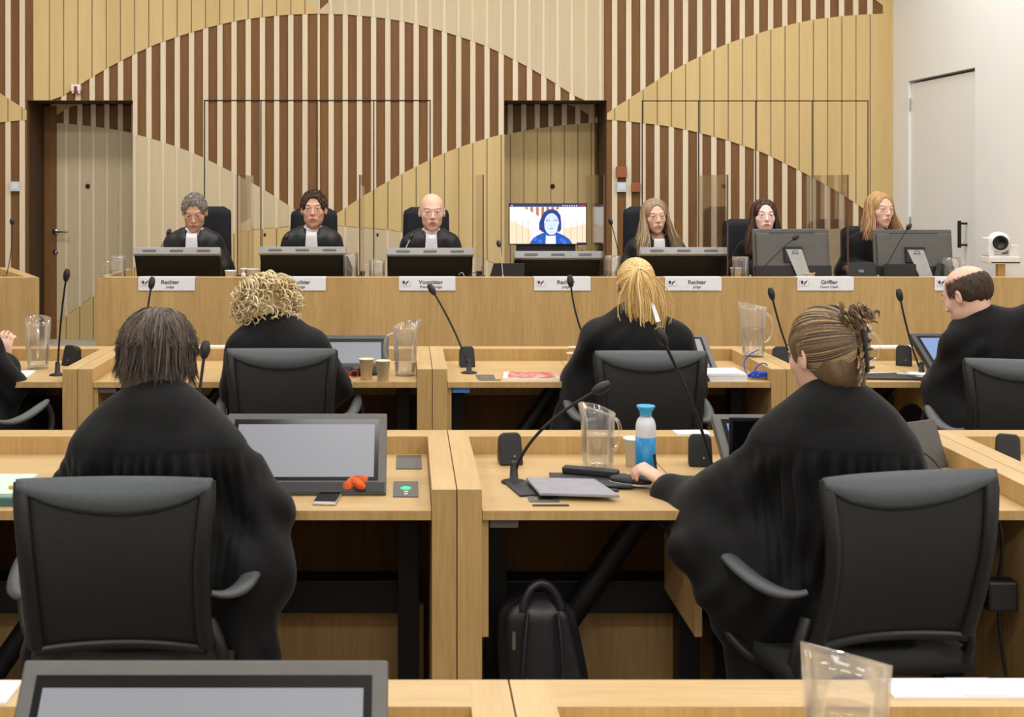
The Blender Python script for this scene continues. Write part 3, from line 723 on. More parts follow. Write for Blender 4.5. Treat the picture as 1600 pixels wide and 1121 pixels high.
def jug(label, loc, h=.22, r0=.045, r1=.062, water=.6, spout=True, rz=0.0, slant=.05, group='clear water jugs', handle=True, ribs=True, cat='jug', name='water_jug', lid=None, thick=.0035):
    t = thing(name, label, cat, loc, rz, group)
    n = 40
    def prof(z): return r0 + (r1 - r0) * (z / h)
    def ring(z, inset, top=False):
        out = []
        for k in range(n):
            a = 2 * PI * k / n; c = math.cos(a)
            zz = z
            rr = prof(z) - inset
            if ribs and .02 < z < h * .62: rr += .0012 * (1 if k % 2 else -1)
            if top:
                zz = z + slant * (c * .5 + .1) if slant else z
                if spout: rr += .022 * max(0, c) ** 8
            out.append((rr * c, rr * math.sin(a), zz))
        return out
    m = MB(); rows = []
    for z in (0, .004, .012, .03, h * .3, h * .5, h * .62, h * .64, h * .85): rows += ring(z, 0)
    rows += ring(h, 0, True); rows += ring(h - .003, thick, True)
    for z in (h * .85, h * .64, h * .62, h * .3, .03, .014): rows += ring(z, thick)
    R = len(rows) // n
    fs = [[i * n + k, i * n + (k + 1) % n, (i + 1) * n + (k + 1) % n, (i + 1) * n + k] for i in range(R - 1) for k in range(n)]
    m.add(rows, fs, 'jug_plastic', True); m.add(ring(.0, 0), [list(range(n - 1, -1, -1))], 'jug_plastic'); m.add(ring(.014, thick), [list(range(n))], 'jug_plastic')
    m.build('body', t)
    if water:
        hw = h * water; wv = []
        zs = (.015, .03, h * .3, hw - .001, hw)
        for z in zs: wv += [(x * .985, y * .985, z) for x, y, _ in ring(z, thick + .0015)]
        m = MB(); R = len(zs)
        m.add(wv, [[i * n + k, i * n + (k + 1) % n, (i + 1) * n + (k + 1) % n, (i + 1) * n + k] for i in range(R - 1) for k in range(n)] + [list(range(n - 1, -1, -1)), list(range((R - 1) * n, R * n))], 'jug_water', True)
        m.build('water', t)
    if handle:
        m = MB(); m.tube(bez((-prof(h * .82), 0, h * .82), (-prof(h) - .06, 0, h * .84), (-prof(h) - .045, 0, h * .2), (-prof(h * .22), 0, h * .26), 14), .0062, 'jug_plastic', 8, .8)
        m.build('handle', t)
    if lid:
        m = MB(); m.lathe([(0, 0), (r1 * 1.02, 0), (r1 * 1.02, .008), (r1 * .5, .014), (0, .014)], lid, 24, (0, 0, h - .004)); m.build('lid', t)
    return t
jug('clear water jug with a white lid at the left end of the bench', (X(184, 7.75), 7.75, BT), .165, .048, .054, .5, rz=0, slant=.0, spout=False, lid='jug_plastic')
jug('clear glass jug half hidden behind the monitor of the dark haired male judge', (X(548, 7.82), 7.82, BT), .185, .046, .048, .55, slant=0, spout=False, handle=False)
jug('clear glass water jug standing left of the bald judge monitor', (X(589, 7.72), 7.72, BT), .15, .047, .051, .5, slant=.0, spout=False)
jug('clear water jug beside the ponytail, left of the long haired judge monitor', (X(957, 7.74), 7.74, BT), .175, .044, .050, .45, slant=.0, spout=False, handle=False)
jug('clear water jug in front of the dark navy chair beside the first big monitor', (X(1157, 7.70), 7.70, BT), .17, .046, .050, .6, slant=.0, spout=False, handle=False)
jug('clear water jug on the bench beside the second big monitor, near the white camera', (X(1487, 7.70), 7.70, BT), .165, .048, .054, .5, rz=PI, slant=.0, spout=False)

t = thing('sanitizer_bottle', 'small white hand sanitiser pump bottle between two bench monitors', 'bottle', (X(380.5, 7.68), 7.68, BT))
MB().box(-.028, .028, -.02, .02, 0, .045, 'device_white').build('body', t, bevel=.006)
m = MB(); m.lathe([(0, .045), (.014, .045), (.014, .07), (.006, .072), (.006, .09), (.018, .092), (.018, .10), (0, .10)], 'device_white', 14); m.build('pump', t)
t = thing('laptop', 'closed black laptop propped up beside the grey footed microphone', 'laptop', (X(790, 7.78), 7.78, BT))
MB().prism([(-.11, 0), (.12, 0), (.12, .125), (-.075, .125)], 0, .012, 'black_plastic').build('screen_lid', t, bevel=.003)
MB().box(-.10, .12, .014, .16, 0, .012, 'black_plastic').build('keyboard', t, bevel=.002)
t = thing('desk_phone', 'small black desk phone between the two big grey monitors', 'phone', (X(1347, 7.72), 7.72, BT))
MB().box(-.095, .095, -.01, .012, .03, .135, 'black_plastic', Matrix.Rotation(-.3, 4, 'X')).build('display_panel', t, bevel=.004)
MB().box(-.085, .08, -.03, .10, 0, .03, 'black_plastic').build('base', t, bevel=.004)
MB().box(-.018, .016, -.0125, -.0105, .07, .088, 'ink_grey', Matrix.Rotation(-.3, 4, 'X')).build('badge', t)
tag(MB().box(-.10, .10, 0, .012, 0, .125, 'black_plastic', Matrix.Rotation(-.12, 4, 'X')).box(-.10, .10, .02, .12, 0, .01, 'black_plastic').build('tablet_stand', None, (X(1408, 7.70), 7.70, BT), bevel=.002), 'black tablet back leaning in front of the second big monitor', 'tablet')
t = thing('conference_phone', 'black handset device leaning at the right foot of the second big monitor', 'phone', (X(1466, 7.70), 7.70, BT), .5)
MB().box(-.02, .02, -.01, .03, 0, .13, 'black_plastic', Matrix.Rotation(.35, 4, 'Y')).build('body', t, bevel=.004)
tag(MB().box(-.045, .045, -.02, .02, 0, .028, 'pink_case').build('glasses_case', None, (X(1209, 7.66), 7.66, BT), bevel=.01), 'pink shiny case lying under the first big monitor', 'case')
tag(MB().box(-.10, .08, -.04, .10, 0, .008, 'black_plastic').build('keyboard', None, (X(1215, 7.72), 7.725, BT), bevel=.002), 'flat black keyboard under the first big grey monitor', 'keyboard')
m = MB(); m.ell((0, 0, .018), (.022, .04, .018), 'black_plastic'); tag(m.build('computer_mouse', None, (X(1291, 7.68), 7.68, BT)), 'black mouse between the two big monitors on the bench', 'mouse')
tag(MB().box(-.04, .04, -.03, .03, 0, .012, 'paper').build('paper_pad', None, (X(1305, 7.66), 7.66, BT), (0, 0, .2)), 'small white paper pad beside the black desk phone', 'paper')
tag(MB().box(-.05, .03, -.02, .03, 0, .006, 'paper').build('paper_sheet', None, (X(1272, 7.60), 7.605, BT), (0, 0, -.1)), 'white sheet lying below the stand of the first big monitor', 'paper')
t = thing('cable', 'thin black cables looping beside the bald judge monitor', 'cable', (X(742, 7.64), 7.64, BT))
MB().tube(bez((-.05, 0, .004), (-.03, 0, .13), (.03, 0, .06), (.10, .02, .006)), .003, 'black_plastic', 6).build('lead', t)
MB().tube(bez((-.10, .02, .06), (-.06, 0, .11), (-.08, 0, .02), (-.02, 0, .006)), .003, 'grey_plastic', 6).build('lead', t, label='grey lead')
tag(MB().tube([tuple(p) for p in bez((-.10, .02, .006), (-.04, 0, .05), (.06, 0, .03), (.14, .01, .004))], .003, 'black_plastic', 6).build('cable', None, (X(1365, 7.60), 7.60, BT)), 'black cable curling in front of the second big monitor foot', 'cable')
tag(MB().box(-.012, .012, -.012, .012, 0, .05, 'black_plastic').build('cable_outlet', None, (X(741, 7.70), 7.70, BT), bevel=.002), 'small black outlet post right of the bald judge monitor', 'outlet')
tag(MB().box(-.012, .012, -.012, .012, 0, .05, 'black_plastic').build('cable_outlet', None, (X(1126, 7.68), 7.68, BT), bevel=.002), 'small black outlet post right of the long haired judge monitor', 'outlet')
tag(MB().box(-.015, .015, -.012, .012, 0, .045, 'black_plastic').build('cable_outlet', None, (X(938, 7.64), 7.64, BT), bevel=.002), 'small black outlet post right of the monitor below the video screen', 'outlet')
tag(MB().box(-.045, .045, -.05, .05, 0, .035, 'black_plastic').build('desk_speaker', None, (X(210, 7.62), 7.625, BT), bevel=.01), 'small black device between the left jug and the leftmost monitor', 'speaker')

# camera on its post
D = 7.80
t = thing('conference_camera', 'white pan and tilt video camera on a wooden post before the white wall', 'camera', (X(1563, D), D, BT))
zb = Z(412, D) - BT
MB().box(-.022, .022, -.02, .02, 0, zb, 'oak_front').build('post', t, bevel=.002)
MB().box(-.098, .098, -.07, .07, zb, zb + .052, 'device_white').build('base', t, bevel=.012)
MB().box(-.09, .09, -.0725, -.07, zb + .008, zb + .014, 'black_gloss').build('slot', t)
MB().box(-.098, -.060, -.05, .05, zb + .05, zb + .165, 'device_white').box(.030, .098, -.05, .05, zb + .05, zb + .12, 'device_white').box(-.09, .09, -.04, .04, zb + .05, zb + .06, 'device_white').build('yoke', t, bevel=.01)
m = MB(); R = Matrix.Translation((-.012, 0, zb + .135)) @ Matrix.Rotation(PI / 2, 4, 'X') @ Matrix.Rotation(-.30, 4, 'Y')
m.lathe([(0, -.07), (.05, -.07), (.066, -.04), (.066, .05), (.05, .075), (.046, .08)], 'device_white', 28, M=R); m.build('camera_head', t)
m = MB(); m.lathe([(0, .074), (.030, .076), (.044, .081), (.047, .079)], 'black_gloss', 28, M=R); m.build('lens', t, label='dark round lens')
m = MB(); m.lathe([(0, .0768), (.012, .0768), (.014, .078)], 'black_plastic', 20, M=R)

# ------------------------------------------------------------------ things on the three desk rows
HT = .765; HP = .820
def speaker(px, D, label, rz=0.0, z=HT, s=1.0):
    t = thing('desk_speaker', label, 'speaker', (X(px, D), D, z), rz, 'small black desk speakers')
    m = MB(); pts = [(-.036, 0), (.036, 0), (.034, .085), (.024, .096), (-.024, .096), (-.034, .085)]
    f = [(x * s, -.035 + .0 * z_, z_ * s) for x, z_ in pts]; bk = [(x * .85 * s, .035, z_ * .85 * s) for x, z_ in pts]
    f = [(x, y + zz * .25, zz) for x, y, zz in f]; n = 6
    m.add(f + bk, [list(range(n)), list(range(2 * n - 1, n - 1, -1))] + [[i, i + n, (i + 1) % n + n, (i + 1) % n] for i in range(n)], 'black_plastic')
    m.build('body', t, bevel=.006)
    m = MB(); m.lathe([(0, 0), (.003, 0), (.003, .001), (0, .001)], 'steel', 10, M=Matrix.Translation((.008, -.033, .028)) @ Matrix.Rotation(PI / 2, 4, 'X')); m.build('indicator', t)
    return t
def dmic(bpx, Db, hpx, hpy, Dh, label, c=(0, 0, 0), zb=HT, hl=.055):
    b0 = Vector((X(bpx, Db), Db, zb)); h = W(hpx, hpy, Dh); mid = (b0 + h) / 2 + Vector(c)
    return mic(neck(b0 + Vector((0, 0, .015)), mid, h, 14), b0, zb, label, hl, .0045, base_r=.036)
# middle row
dmic(90, 5.42, 103, 437, 5.42, 'tall gooseneck microphone beside the jug at the left edge', (-.01, 0, .02))
speaker(112, 5.72, 'small black desk speaker beside the jug at the left edge', -.5)
dmic(215, 5.42, 236, 449, 5.5, 'gooseneck microphone rising behind the grey haired head', (.0, 0, .0))
dmic(733, 5.48, 678, 458, 5.6, 'gooseneck microphone leaning left below the Voorzitter plate', (.03, 0, .0))
speaker(729, 5.68, 'small black desk speaker beside the microphone left of the red magazine', .15)
dmic(945, 5.40, 892, 446, 5.5, 'gooseneck microphone left of the ponytail in front of the bench', (-.05, 0, -.03))
dmic(1245, 5.45, 1207, 466, 5.5, 'gooseneck microphone between the tall jug and the hair clip', (-.01, 0, -.02))
speaker(1219, 5.68, 'small black desk speaker between the tall jug and the hair clip', .0)
dmic(1440, 5.42, 1407, 468, 5.5, 'gooseneck microphone in front of the balding man', (.0, 0, -.06))
speaker(1412, 5.72, 'small black desk speaker in front of the balding man', -.35)
jug('clear water jug on the middle row desk at the left edge', (X(59, 5.62), 5.62, HT), .225, .046, .060, .62, rz=PI / 2 + .3, slant=.02)
jug('clear water jug beside two paper cups on the middle row', (X(633, 5.42), 5.42, HT), .225, .044, .056, .66, rz=.25, slant=.035)
jug('tall clear water jug standing on the divider ledge left of the hair clip woman', (X(1177, 5.62), 5.62, HP), .235, .047, .062, .55, rz=PI + .3, slant=.03)
jug('clear water jug half hidden behind the hair clip', (X(1342, 5.48), 5.48, HT), .215, .044, .056, .6, rz=PI, slant=.0)
cup(572.5, 0, 5.30, 'left of the two paper cups near the middle row jug', z=HT, r=.031, h=.090)
cup(598.5, 0, 5.262, 'right of the two paper cups near the middle row jug', z=HT, r=.031, h=.088)
cup(896.5, 0, 5.50, 'paper cup standing against the left sleeve of the ponytail person', z=HT, r=.031, h=.088)
cup(899, 0, 5.62, 'paper cup behind another cup beside the ponytail person', z=HT, r=.031, h=.098)

def tilt_monitor(px0, px1, pyt, pyb, Db, Dt, label, screen='screen_grey', yaw=0.0, frame='mid_grey', z=HT, bz=.022):
    """screen leaning back: bottom edge at depth Db, top edge at Dt"""
    cx = (px0 + px1) / 2; xa, xb = X(px0, Db), X(px1, Db); w = (xb - xa) / 2
    zt = Z(pyt, Dt); L = math.hypot(Dt - Db, zt - z); an = math.atan2(Dt - Db, zt - z)
    t = thing('desk_screen', label, 'monitor', ((xa + xb) / 2, Db, z), yaw, 'tilted desk screens')
    R = Matrix.Rotation(-an, 4, 'X')
    m = MB(); m.box(-w, w, 0, .032, 0.012, L, frame, R); m.build('casing', t, bevel=.004)
    m = MB(); m.box(-w + bz, w - bz, -.0015, .002, .04 + .012, L - bz, 'black_gloss', R); m.box(-w + .004, w - .004, -.002, .002, .014, .045, 'black_plastic', R); m.build('bezel', t)
    m = MB(); m.box(-w + bz + .012, w - bz - .012, -.0025, -.001, .062, L - bz - .018, screen, R); m.build('display', t)
    m = MB(); m.box(-.09, .09, .03, .14, 0, .014, 'black_metal'); m.box(-.03, .03, .11, .14, .01, min(L * .6, max(.03, .10 / math.tan(an) - .05)), 'black_metal'); m.build('stand', t)
    return t
def monitor_screen_mat():
    m, nt, b = newmat('screen_soft'); v = coords(nt, (1, 1, 1))
    b.inputs['Base Color'].default_value = (.03, .03, .032, 1); b.inputs['Roughness'].default_value = .35
    b.inputs['Emission Color'].default_value = (*lin((176, 176, 182)), 1); b.inputs['Emission Strength'].default_value = .55
    MATS['screen_soft'] = m
monitor_screen_mat()
tilt_monitor(340, 603, 646, 752, 3.30, 3.50, 'large tilted screen right of the grey haired person', 'screen_soft')
tilt_monitor(455, 607, 523, 578, 5.40, 5.52, 'tilted screen between the curly haired person and the jug', 'screen_soft')
tilt_monitor(-14, 604, 1031, 1180, 1.60, 1.74, 'large screen across the bottom left corner of the foreground', 'screen_soft', z=HT)
tilt_monitor(975, 1126, 523, 572, 5.40, 5.68, 'tilted screen right of the ponytail person behind the paper stack', 'screen_soft')
tilt_monitor(1462, 1615, 521, 575, 5.40, 5.68, 'tilted blue lit screen in front of the balding man', 'screen_blue', frame='black_plastic')
tilt_monitor(1148, 1405, 647, 742, 3.30, 3.55, 'tilted blue screen left of the hair clip woman, partly covered by a laptop', 'screen_blue')
# laptops
def laptop(px, D, rz, label, screen, w=.15, d=.20, ang=.35, z=HT):
    t = thing('laptop', label, 'laptop', (X(px, D), D, z), rz)
    MB().box(-w, w, 0, d, 0, .014, 'black_plastic').build('keyboard', t, bevel=.002)
    R = Matrix.Translation((0, d, .01)) @ Matrix.Rotation(-ang, 4, 'X')
    MB().box(-w, w, 0, .008, 0, .205, 'black_plastic', R).build('screen_lid', t, bevel=.002)
    MB().box(-w + .01, w - .01, -.001, .001, .012, .195, screen, R).build('display', t)
    return t
laptop(1232, 3.165, -.05, 'open black laptop with a dark screen partly hidden by the hair clip woman', 'black_gloss', .125, .125, -.02)

# paper work, middle row
t = thing('magazine', 'red and white printed magazine lying on the middle row desk', 'magazine', (X(830, 5.36), 5.36, HT), -.06)
MB().prism([(-.125, -.085), (.125, -.085), (.095, .085), (-.115, .085)], 0, .010, 'paper', 'z').build('pages', t)
m, nt, bb = newmat('magazine_cover'); v = coords(nt, (1, 2, 1))
nt.links.new(ramp2(nt, noise(nt, v, 14, 3, .6, 1.5), lin((200, 82, 60)), lin((238, 214, 208)), .47, .60), bb.inputs['Base Color']); bb.inputs['Roughness'].default_value = .35; MATS['magazine_cover'] = m
MB().prism([(-.105, -.083), (.123, -.083), (.093, .083), (-.095, .083)], .0101, .0112, 'magazine_cover', 'z').build('cover', t)
t = thing('paper_stack', 'thick stack of white papers right of the ponytail person', 'paper')
t.location = (X(1118, 5.32), 5.32, HT)
for k in range(6): MB().box(-.125 + .002 * k, .12 - .003 * (k % 3), -.07 + .002 * (k % 2), .10, .0055 * k, .0055 * k + .005, 'paper', Matrix.Rotation(.015 * (k % 3 - 1), 4, 'Z')).build('sheet', t)
t = thing('lanyard', 'tangled blue lanyard with white tags at the end of the middle row desk', 'lanyard', (X(1180, 5.31), 5.31, HT))
for k in range(7):
    a = k * .9; m = MB()
    pts = [(.030 * math.cos(q * (1 + .12 * k) + a) * (1 + .3 * math.sin(q * 2 + k)) + .004 * k, .022 * math.sin(q + a), .008 + .011 * (1 + math.sin(q * 1.7 + k))) for q in np.linspace(0, 5.4, 22)]
    m.tube(pts, .0042, 'lanyard_blue', 6, .6); m.build('cord', t)
m = MB(); m.tube(bez((-.03, .02, .02), (-.06, .04, .08), (-.01, .06, .10), (.03, .05, .12), 14), .0025, 'lanyard_blue', 6)
m.tube(bez((0, .02, .02), (.02, .03, .09), (.09, .03, .07), (.05, .0, .012), 14), .0032, 'lanyard_blue', 6); m.build('strap', t)
MB().box(.01, .036, -.02, .01, .012, .026, 'paper', Matrix.Rotation(.3, 4, 'Z')).build('badge', t)
t = thing('folder', 'open black folder lying on the middle row desk left of the balding man', 'folder', (X(1382, 5.36), 5.36, HT), -.10)
MB().prism([(-.12, -.08), (.14, -.08), (.10, .09), (-.14, .09)], 0, .008, 'folder_black', 'z').build('cover', t, bevel=.001)
MB().prism([(-.15, .02), (-.05, .055), (.06, .075), (-.145, .092)], .0085, .0095, 'paper', 'z').build('sheet', t)
t = thing('notepad', 'white notepad on a black folder under the arm of the balding man', 'paper', (X(1440, 5.34), 5.34, HT), .05)
MB().box(-.055, .09, -.06, .09, 0, .010, 'folder_black').build('cover', t); MB().box(-.03, .085, -.045, .085, .0105, .0135, 'paper').build('sheet', t)
tag(MB().tube([(-.05, .02, .020), (.045, -.035, .020)], .004, 'device_white', 8).build('pen', None, (X(1422, 5.32), 5.32, HT)), 'white pen lying on the notepad of the balding man', 'pen')
t = thing('document', 'white document on the left edge desk beside the jug', 'paper', (X(30, 5.42), 5.42, HT), .1)
MB().box(-.10, .05, -.13, .10, 0, .006, 'paper').build('sheet', t)
tag(MB().box(-.10, .10, -.03, .03, 0, .006, 'paper').build('document', None, (X(330, 5.94), 5.94, HP)), 'white document on the ledge between the grey hair and the curly hair', 'paper')
tag(MB().box(-.03, .05, -.03, .03, 0, .010, 'paper').build('document', None, (X(915, 5.92), 5.92, HP)), 'white document on the ledge behind the paper cup of the ponytail person', 'paper')
tag(MB().box(-.26, .10, -.04, .04, 0, .006, 'paper').build('document', None, (X(1412, 5.93), 5.93, HP)), 'long white document on the ledge behind the jug and hair clip', 'paper')
t = thing('glasses', 'red framed reading glasses beside the screen of the curly haired person', 'glasses', (X(546, 5.34), 5.34, HT), .3)
for s in (-1, 1): MB().tube([(s * .022 + .018 * math.cos(a), 0, .017 + .014 * math.sin(a)) for a in np.linspace(0, 2 * PI, 15)], .0025, 'red_plastic', 6).build('rim', t)
MB().tube([(-.006, 0, .02), (.006, 0, .02)], .002, 'red_plastic', 6).build('nose_bridge', t)
t = thing('desk_phone', 'black rounded handset between the screen and the paper cups', 'phone', (X(556, 5.40), 5.40, HT))
m = MB(); m.ell((0, 0, .022), (.022, .03, .022), 'black_plastic'); m.ell((.045, 0, .02), (.03, .025, .02), 'black_plastic'); m.tube([(0, 0, .03), (.045, 0, .03)], .014, 'black_plastic'); m.build('body', t)

# near row, left desk
t = thing('touch_panel', 'black inset panel behind the green lit socket', 'panel', (X(639, 3.70), 3.70, HT)); MB().box(-.038, .038, -.08, .10, 0, .003, 'mid_grey').build('plate', t)
t = thing('control_panel', 'black inset panel with a lit green button', 'panel', (X(634, 3.38), 3.38, HT)); MB().box(-.034, .034, -.085, .085, 0, .003, 'mid_grey').build('plate', t)
MB().lathe([(0, .003), (.014, .003), (.014, .006), (0, .006)], 'led_green', 20).build('button', t, label='green lit button')
for q in (-.035, -.06): MB().lathe([(0, .003), (.010, .003), (.010, .005), (0, .005)], 'steel', 16, (0, q, 0)).build('button', t)
t = thing('smartphone', 'white framed smartphone lying on the near row desk', 'phone', (X(512, 3.27), 3.27, HT), -.10)
MB().box(-.031, .031, -.060, .062, 0, .008, 'phone_silver').build('body', t, bevel=.003); MB().box(-.029, .029, -.046, .048, .0081, .0088, 'black_gloss').build('display', t)
t = thing('face_mask', 'crumpled orange face mask with a yellow ear loop', 'mask', (X(556, 3.34), 3.34, HT))
def crump(u, v):
    a, c = u * 2 * PI, (v - .5) * PI; r = 1 + .22 * math.sin(5 * a + 2 * v) * math.cos(c) + .15 * math.sin(9 * v + a * 3)
    return (.036 * math.cos(a) * math.cos(c) * r, .030 * math.sin(a) * math.cos(c) * r, .026 + .020 * math.sin(c) * r)
MB().grid(crump, 30, 16, 'orange_cloth').build('cloth', t)
MB().tube(bez((.025, 0, .012), (.07, .03, .02), (.10, .0, .01), (.02, -.025, .006), 16), .0022, 'pencil_yellow', 6).build('ear_loop', t, label='yellow ear loop')
t = thing('paper_pad', 'pale green papers at the left edge of the near row', 'paper', (X(-10, 3.30), 3.30, HT), .0)
MB().box(-.14, .085, -.10, .12, 0, .022, 'teal_edge').build('folder', t, bevel=.002); MB().box(-.14, .080, -.09, .13, .0222, .032, 'green_paper').build('sheet', t, label='pale green sheets')
tag(MB().tube([(-.015, -.05, .038), (.02, .045, .038)], .0045, 'pencil_yellow', 6).build('pencil', None, (X(33, 3.30), 3.30, HT)), 'yellow pencil lying on the pale green papers', 'pencil')
dmic(293, 3.42, 319, 556, 3.52, 'gooseneck microphone beside the right ear of the grey haired person', (.0, 0, .0), hl=.05)

# near row, right desk
dmic(803, 3.46, 930, 612, 3.42, 'black gooseneck microphone bent over the near row jug', (-.085, 0, .02))
speaker(796, 3.70, 'black desk speaker left of the near row jug', .15, s=1.0)
dmic(1115, 3.44, 1038, 536, 3.42, 'tall gooseneck microphone crossing the chair of the ponytail person', (.05, 0, -.04))
speaker(1093, 3.68, 'black desk speaker right of the blue bottle', -.1)
speaker(1575, 3.68, 'black desk speaker at the right edge of the near row', -.5)
jug('clear ribbed water jug left of the blue bottle on the near row', (X(934, 3.62), 3.62, HT), .178, .044, .052, .62, rz=PI + .6, slant=.05)
t = thing('water_bottle', 'blue and white drinking bottle with a blue cap on the near row', 'bottle', (X(1009, 3.52), 3.52, HT))
m = MB(); m.lathe([(0, .0), (.027, .0), (.029, .004), (.029, .118), (0, .118)], 'blue_bottle', 28); m.build('body', t, label='blue lower body')
m = MB(); m.lathe([(.0285, .118), (.0285, .150), (.024, .166), (.0165, .174), (.0165, .18)], 'bottle_white', 28); m.build('shoulder', t, label='white shoulder')
m = MB(); m.lathe([(.0165, .172), (.0165, .186), (.019, .192), (.026, .202), (.026, .206), (.020, .207), (0, .205)], 'cap_blue', 28); m.build('cap', t, label='light blue cap')
cup(991, 0, 3.66, 'white paper cup hidden behind the blue bottle', 'cup_white', z=HT, r=.032, h=.085)
t = thing('folder', 'black folders spread under the grey folder on the near row', 'folder', (X(890, 3.42), 3.42, HT), .2)
MB().box(-.17, .11, -.09, .06, 0, .006, 'folder_black').build('cover', t, bevel=.001)
MB().box(-.05, .17, -.04, .11, .0062, .012, 'folder_black', Matrix.Rotation(-.25, 4, 'Z')).build('sleeve', t, bevel=.001)
t = thing('folder', 'grey felt folder lying on black folders on the near row', 'folder', (X(893, 3.33), 3.33, HT + .0125), -.12)
m = MB(); m.prism([(-.085, -.075), (.125, -.075), (.065, .10), (-.125, .095)], 0, .008, 'folder_grey', 'z'); m.build('cover', t, bevel=.002)
t = thing('wallet', 'long black wallet beside the grey folder', 'wallet', (X(925, 3.50), 3.50, HT + .0125), -.40)
MB().box(-.085, .075, -.014, .022, 0, .018, 'folder_black').build('body', t, bevel=.004)
t = thing('glasses_case', 'rounded black case with a pale lining leaning by the blue bottle', 'case', (X(985, 3.42), 3.42, HT), -.45)
m = MB(); m.ell((0, 0, .016), (.062, .026, .015), 'folder_black', 24, 10); m.build('lid', t)
m = MB(); m.tube([(.058 * math.cos(a), -.004 + .026 * math.sin(a), .010) for a in np.linspace(0, 2 * PI, 30)], .0025, 'cup_white', 6); m.build('lining', t)
tag(MB().box(-.055, .05, -.03, .03, 0, .006, 'paper').build('document', None, (X(1082, 3.87), 3.87, HP), (0, 0, .05)), 'white sheet on the near row ledge left of the angled screen', 'paper')
tag(MB().box(-.03, .03, -.04, .03, 0, .005, 'paper').build('document', None, (X(1118, 3.33), 3.33, HT)), 'white sheet under the wrist of the hair clip woman', 'paper')
t = thing('laptop_bag', 'dark grey flap leaning in the corner right of the hair clip woman', 'folder', (X(1462, 3.62), 3.62, HT), .5)
MB().box(-.06, .06, 0, .012, 0, .145, 'mid_grey', Matrix.Rotation(-.35, 4, 'X')).build('panel', t, bevel=.003)
tag(MB().tube(bez((-.04, -.02, .01), (-.06, 0, .10), (.02, .02, .09), (.04, -.05, .006)), .003, 'black_plastic', 6).build('cable', None, (X(1445, 3.52), 3.52, HT)), 'thin black cable in front of the grey flap', 'cable')
t = thing('power_adapter', 'black power adapter hanging below the desk at the right edge', 'adapter', (X(1560, 3.22), 3.22, .40))
MB().box(-.035, .045, -.02, .03, .09, .17, 'black_plastic').build('body', t, bevel=.008)
MB().tube(bez((0, 0, .17), (.0, -.05, .30), (-.01, -.04, .40), (-.06, .05, .370), 14), .0045, 'black_plastic', 6).build('lead', t)
MB().tube(bez((0, 0, .09), (.01, 0, -.05), (.02, -.02, -.16), (.08, -.03, -.36), 14), .0045, 'black_plastic', 6).build('lead', t)

# leather bag under the near row desk
t = thing('backpack', 'black leather backpack with a metal zip standing under the near row desk', 'bag', (X(845, 3.34), 3.34, 0))
def bagf(u, v):
    a = u * 2 * PI; z = v * .50
    w = .125 * (1 - .28 * v ** 3) ; dd = .085 * (1 - .45 * v ** 2)
    ca, sa = math.cos(a), math.sin(a)
    x = w * abs(ca) ** .7 * (1 if ca > 0 else -1); y = dd * abs(sa) ** .7 * (1 if sa > 0 else -1)
    f = 1 + .045 * math.sin(a * 9 + v * 4) * v
    top = 1 - max(0, v - .92) / .08 * .85
    return (x * f * top + .012 * math.sin(v * 5), y * f * top, z)
MB().grid(bagf, 60, 30, 'bag_leather').build('body', t)
m = MB(); m.grid(lambda u, v: (.0 + (u - .5) * .17, -.088 - .022 * math.sin(u * PI) * math.sin(v * PI) ** .5, .04 + .24 * v), 14, 10, 'bag_leather'); m.build('front_pocket', t, solid=.008)
for q in (-.06, .055): MB().tube(bez((q, -.085, .10), (q - .01, -.112, .20), (q, -.10, .34), (q * .7, -.06, .46), 10), .012, 'bag_leather', 8, .5).build('strap', t)
MB().tube(bez((-.055, -.06, .47), (-.04, -.05, .56), (.03, -.04, .56), (.05, -.05, .47), 10), .011, 'bag_leather', 8).build('handle', t)
MB().box(-.086, -.078, -.105, -.095, .38, .425, 'bag_zip').build('zip_pull', t); MB().box(.060, .066, -.122, -.112, .14, .20, 'bag_zip').build('zip_pull', t); MB().box(.018, .024, -.122, -.112, .12, .145, 'bag_zip').build('zip_pull', t)

# foreground row
jug('large clear ribbed jug in the bottom right foreground', (X(1322, 1.66), 1.66, HT), .200, .048, .059, .62, rz=PI + .8, slant=.045)
cup(1426, 0, 1.70, 'upside down paper cup beside the large foreground jug', z=HT, r=.0245, h=.075)
t = thing('document', 'long white papers lying on the foreground ledge', 'paper', (X(1510, 1.905), 1.905, HP))
MB().box(-.125, .20, -.034, .034, 0, .004, 'paper').build('sheet', t)
MB().box(-.02, .05, -.032, .032, .0042, .0055, 'paper_grey').build('sheet', t)
tag(MB().box(-.06, .035, -.05, .03, 0, .004, 'paper').build('document', None, (X(-10, 1.90), 1.90, HP)), 'white sheet in the bottom left corner behind the foreground screen', 'paper')

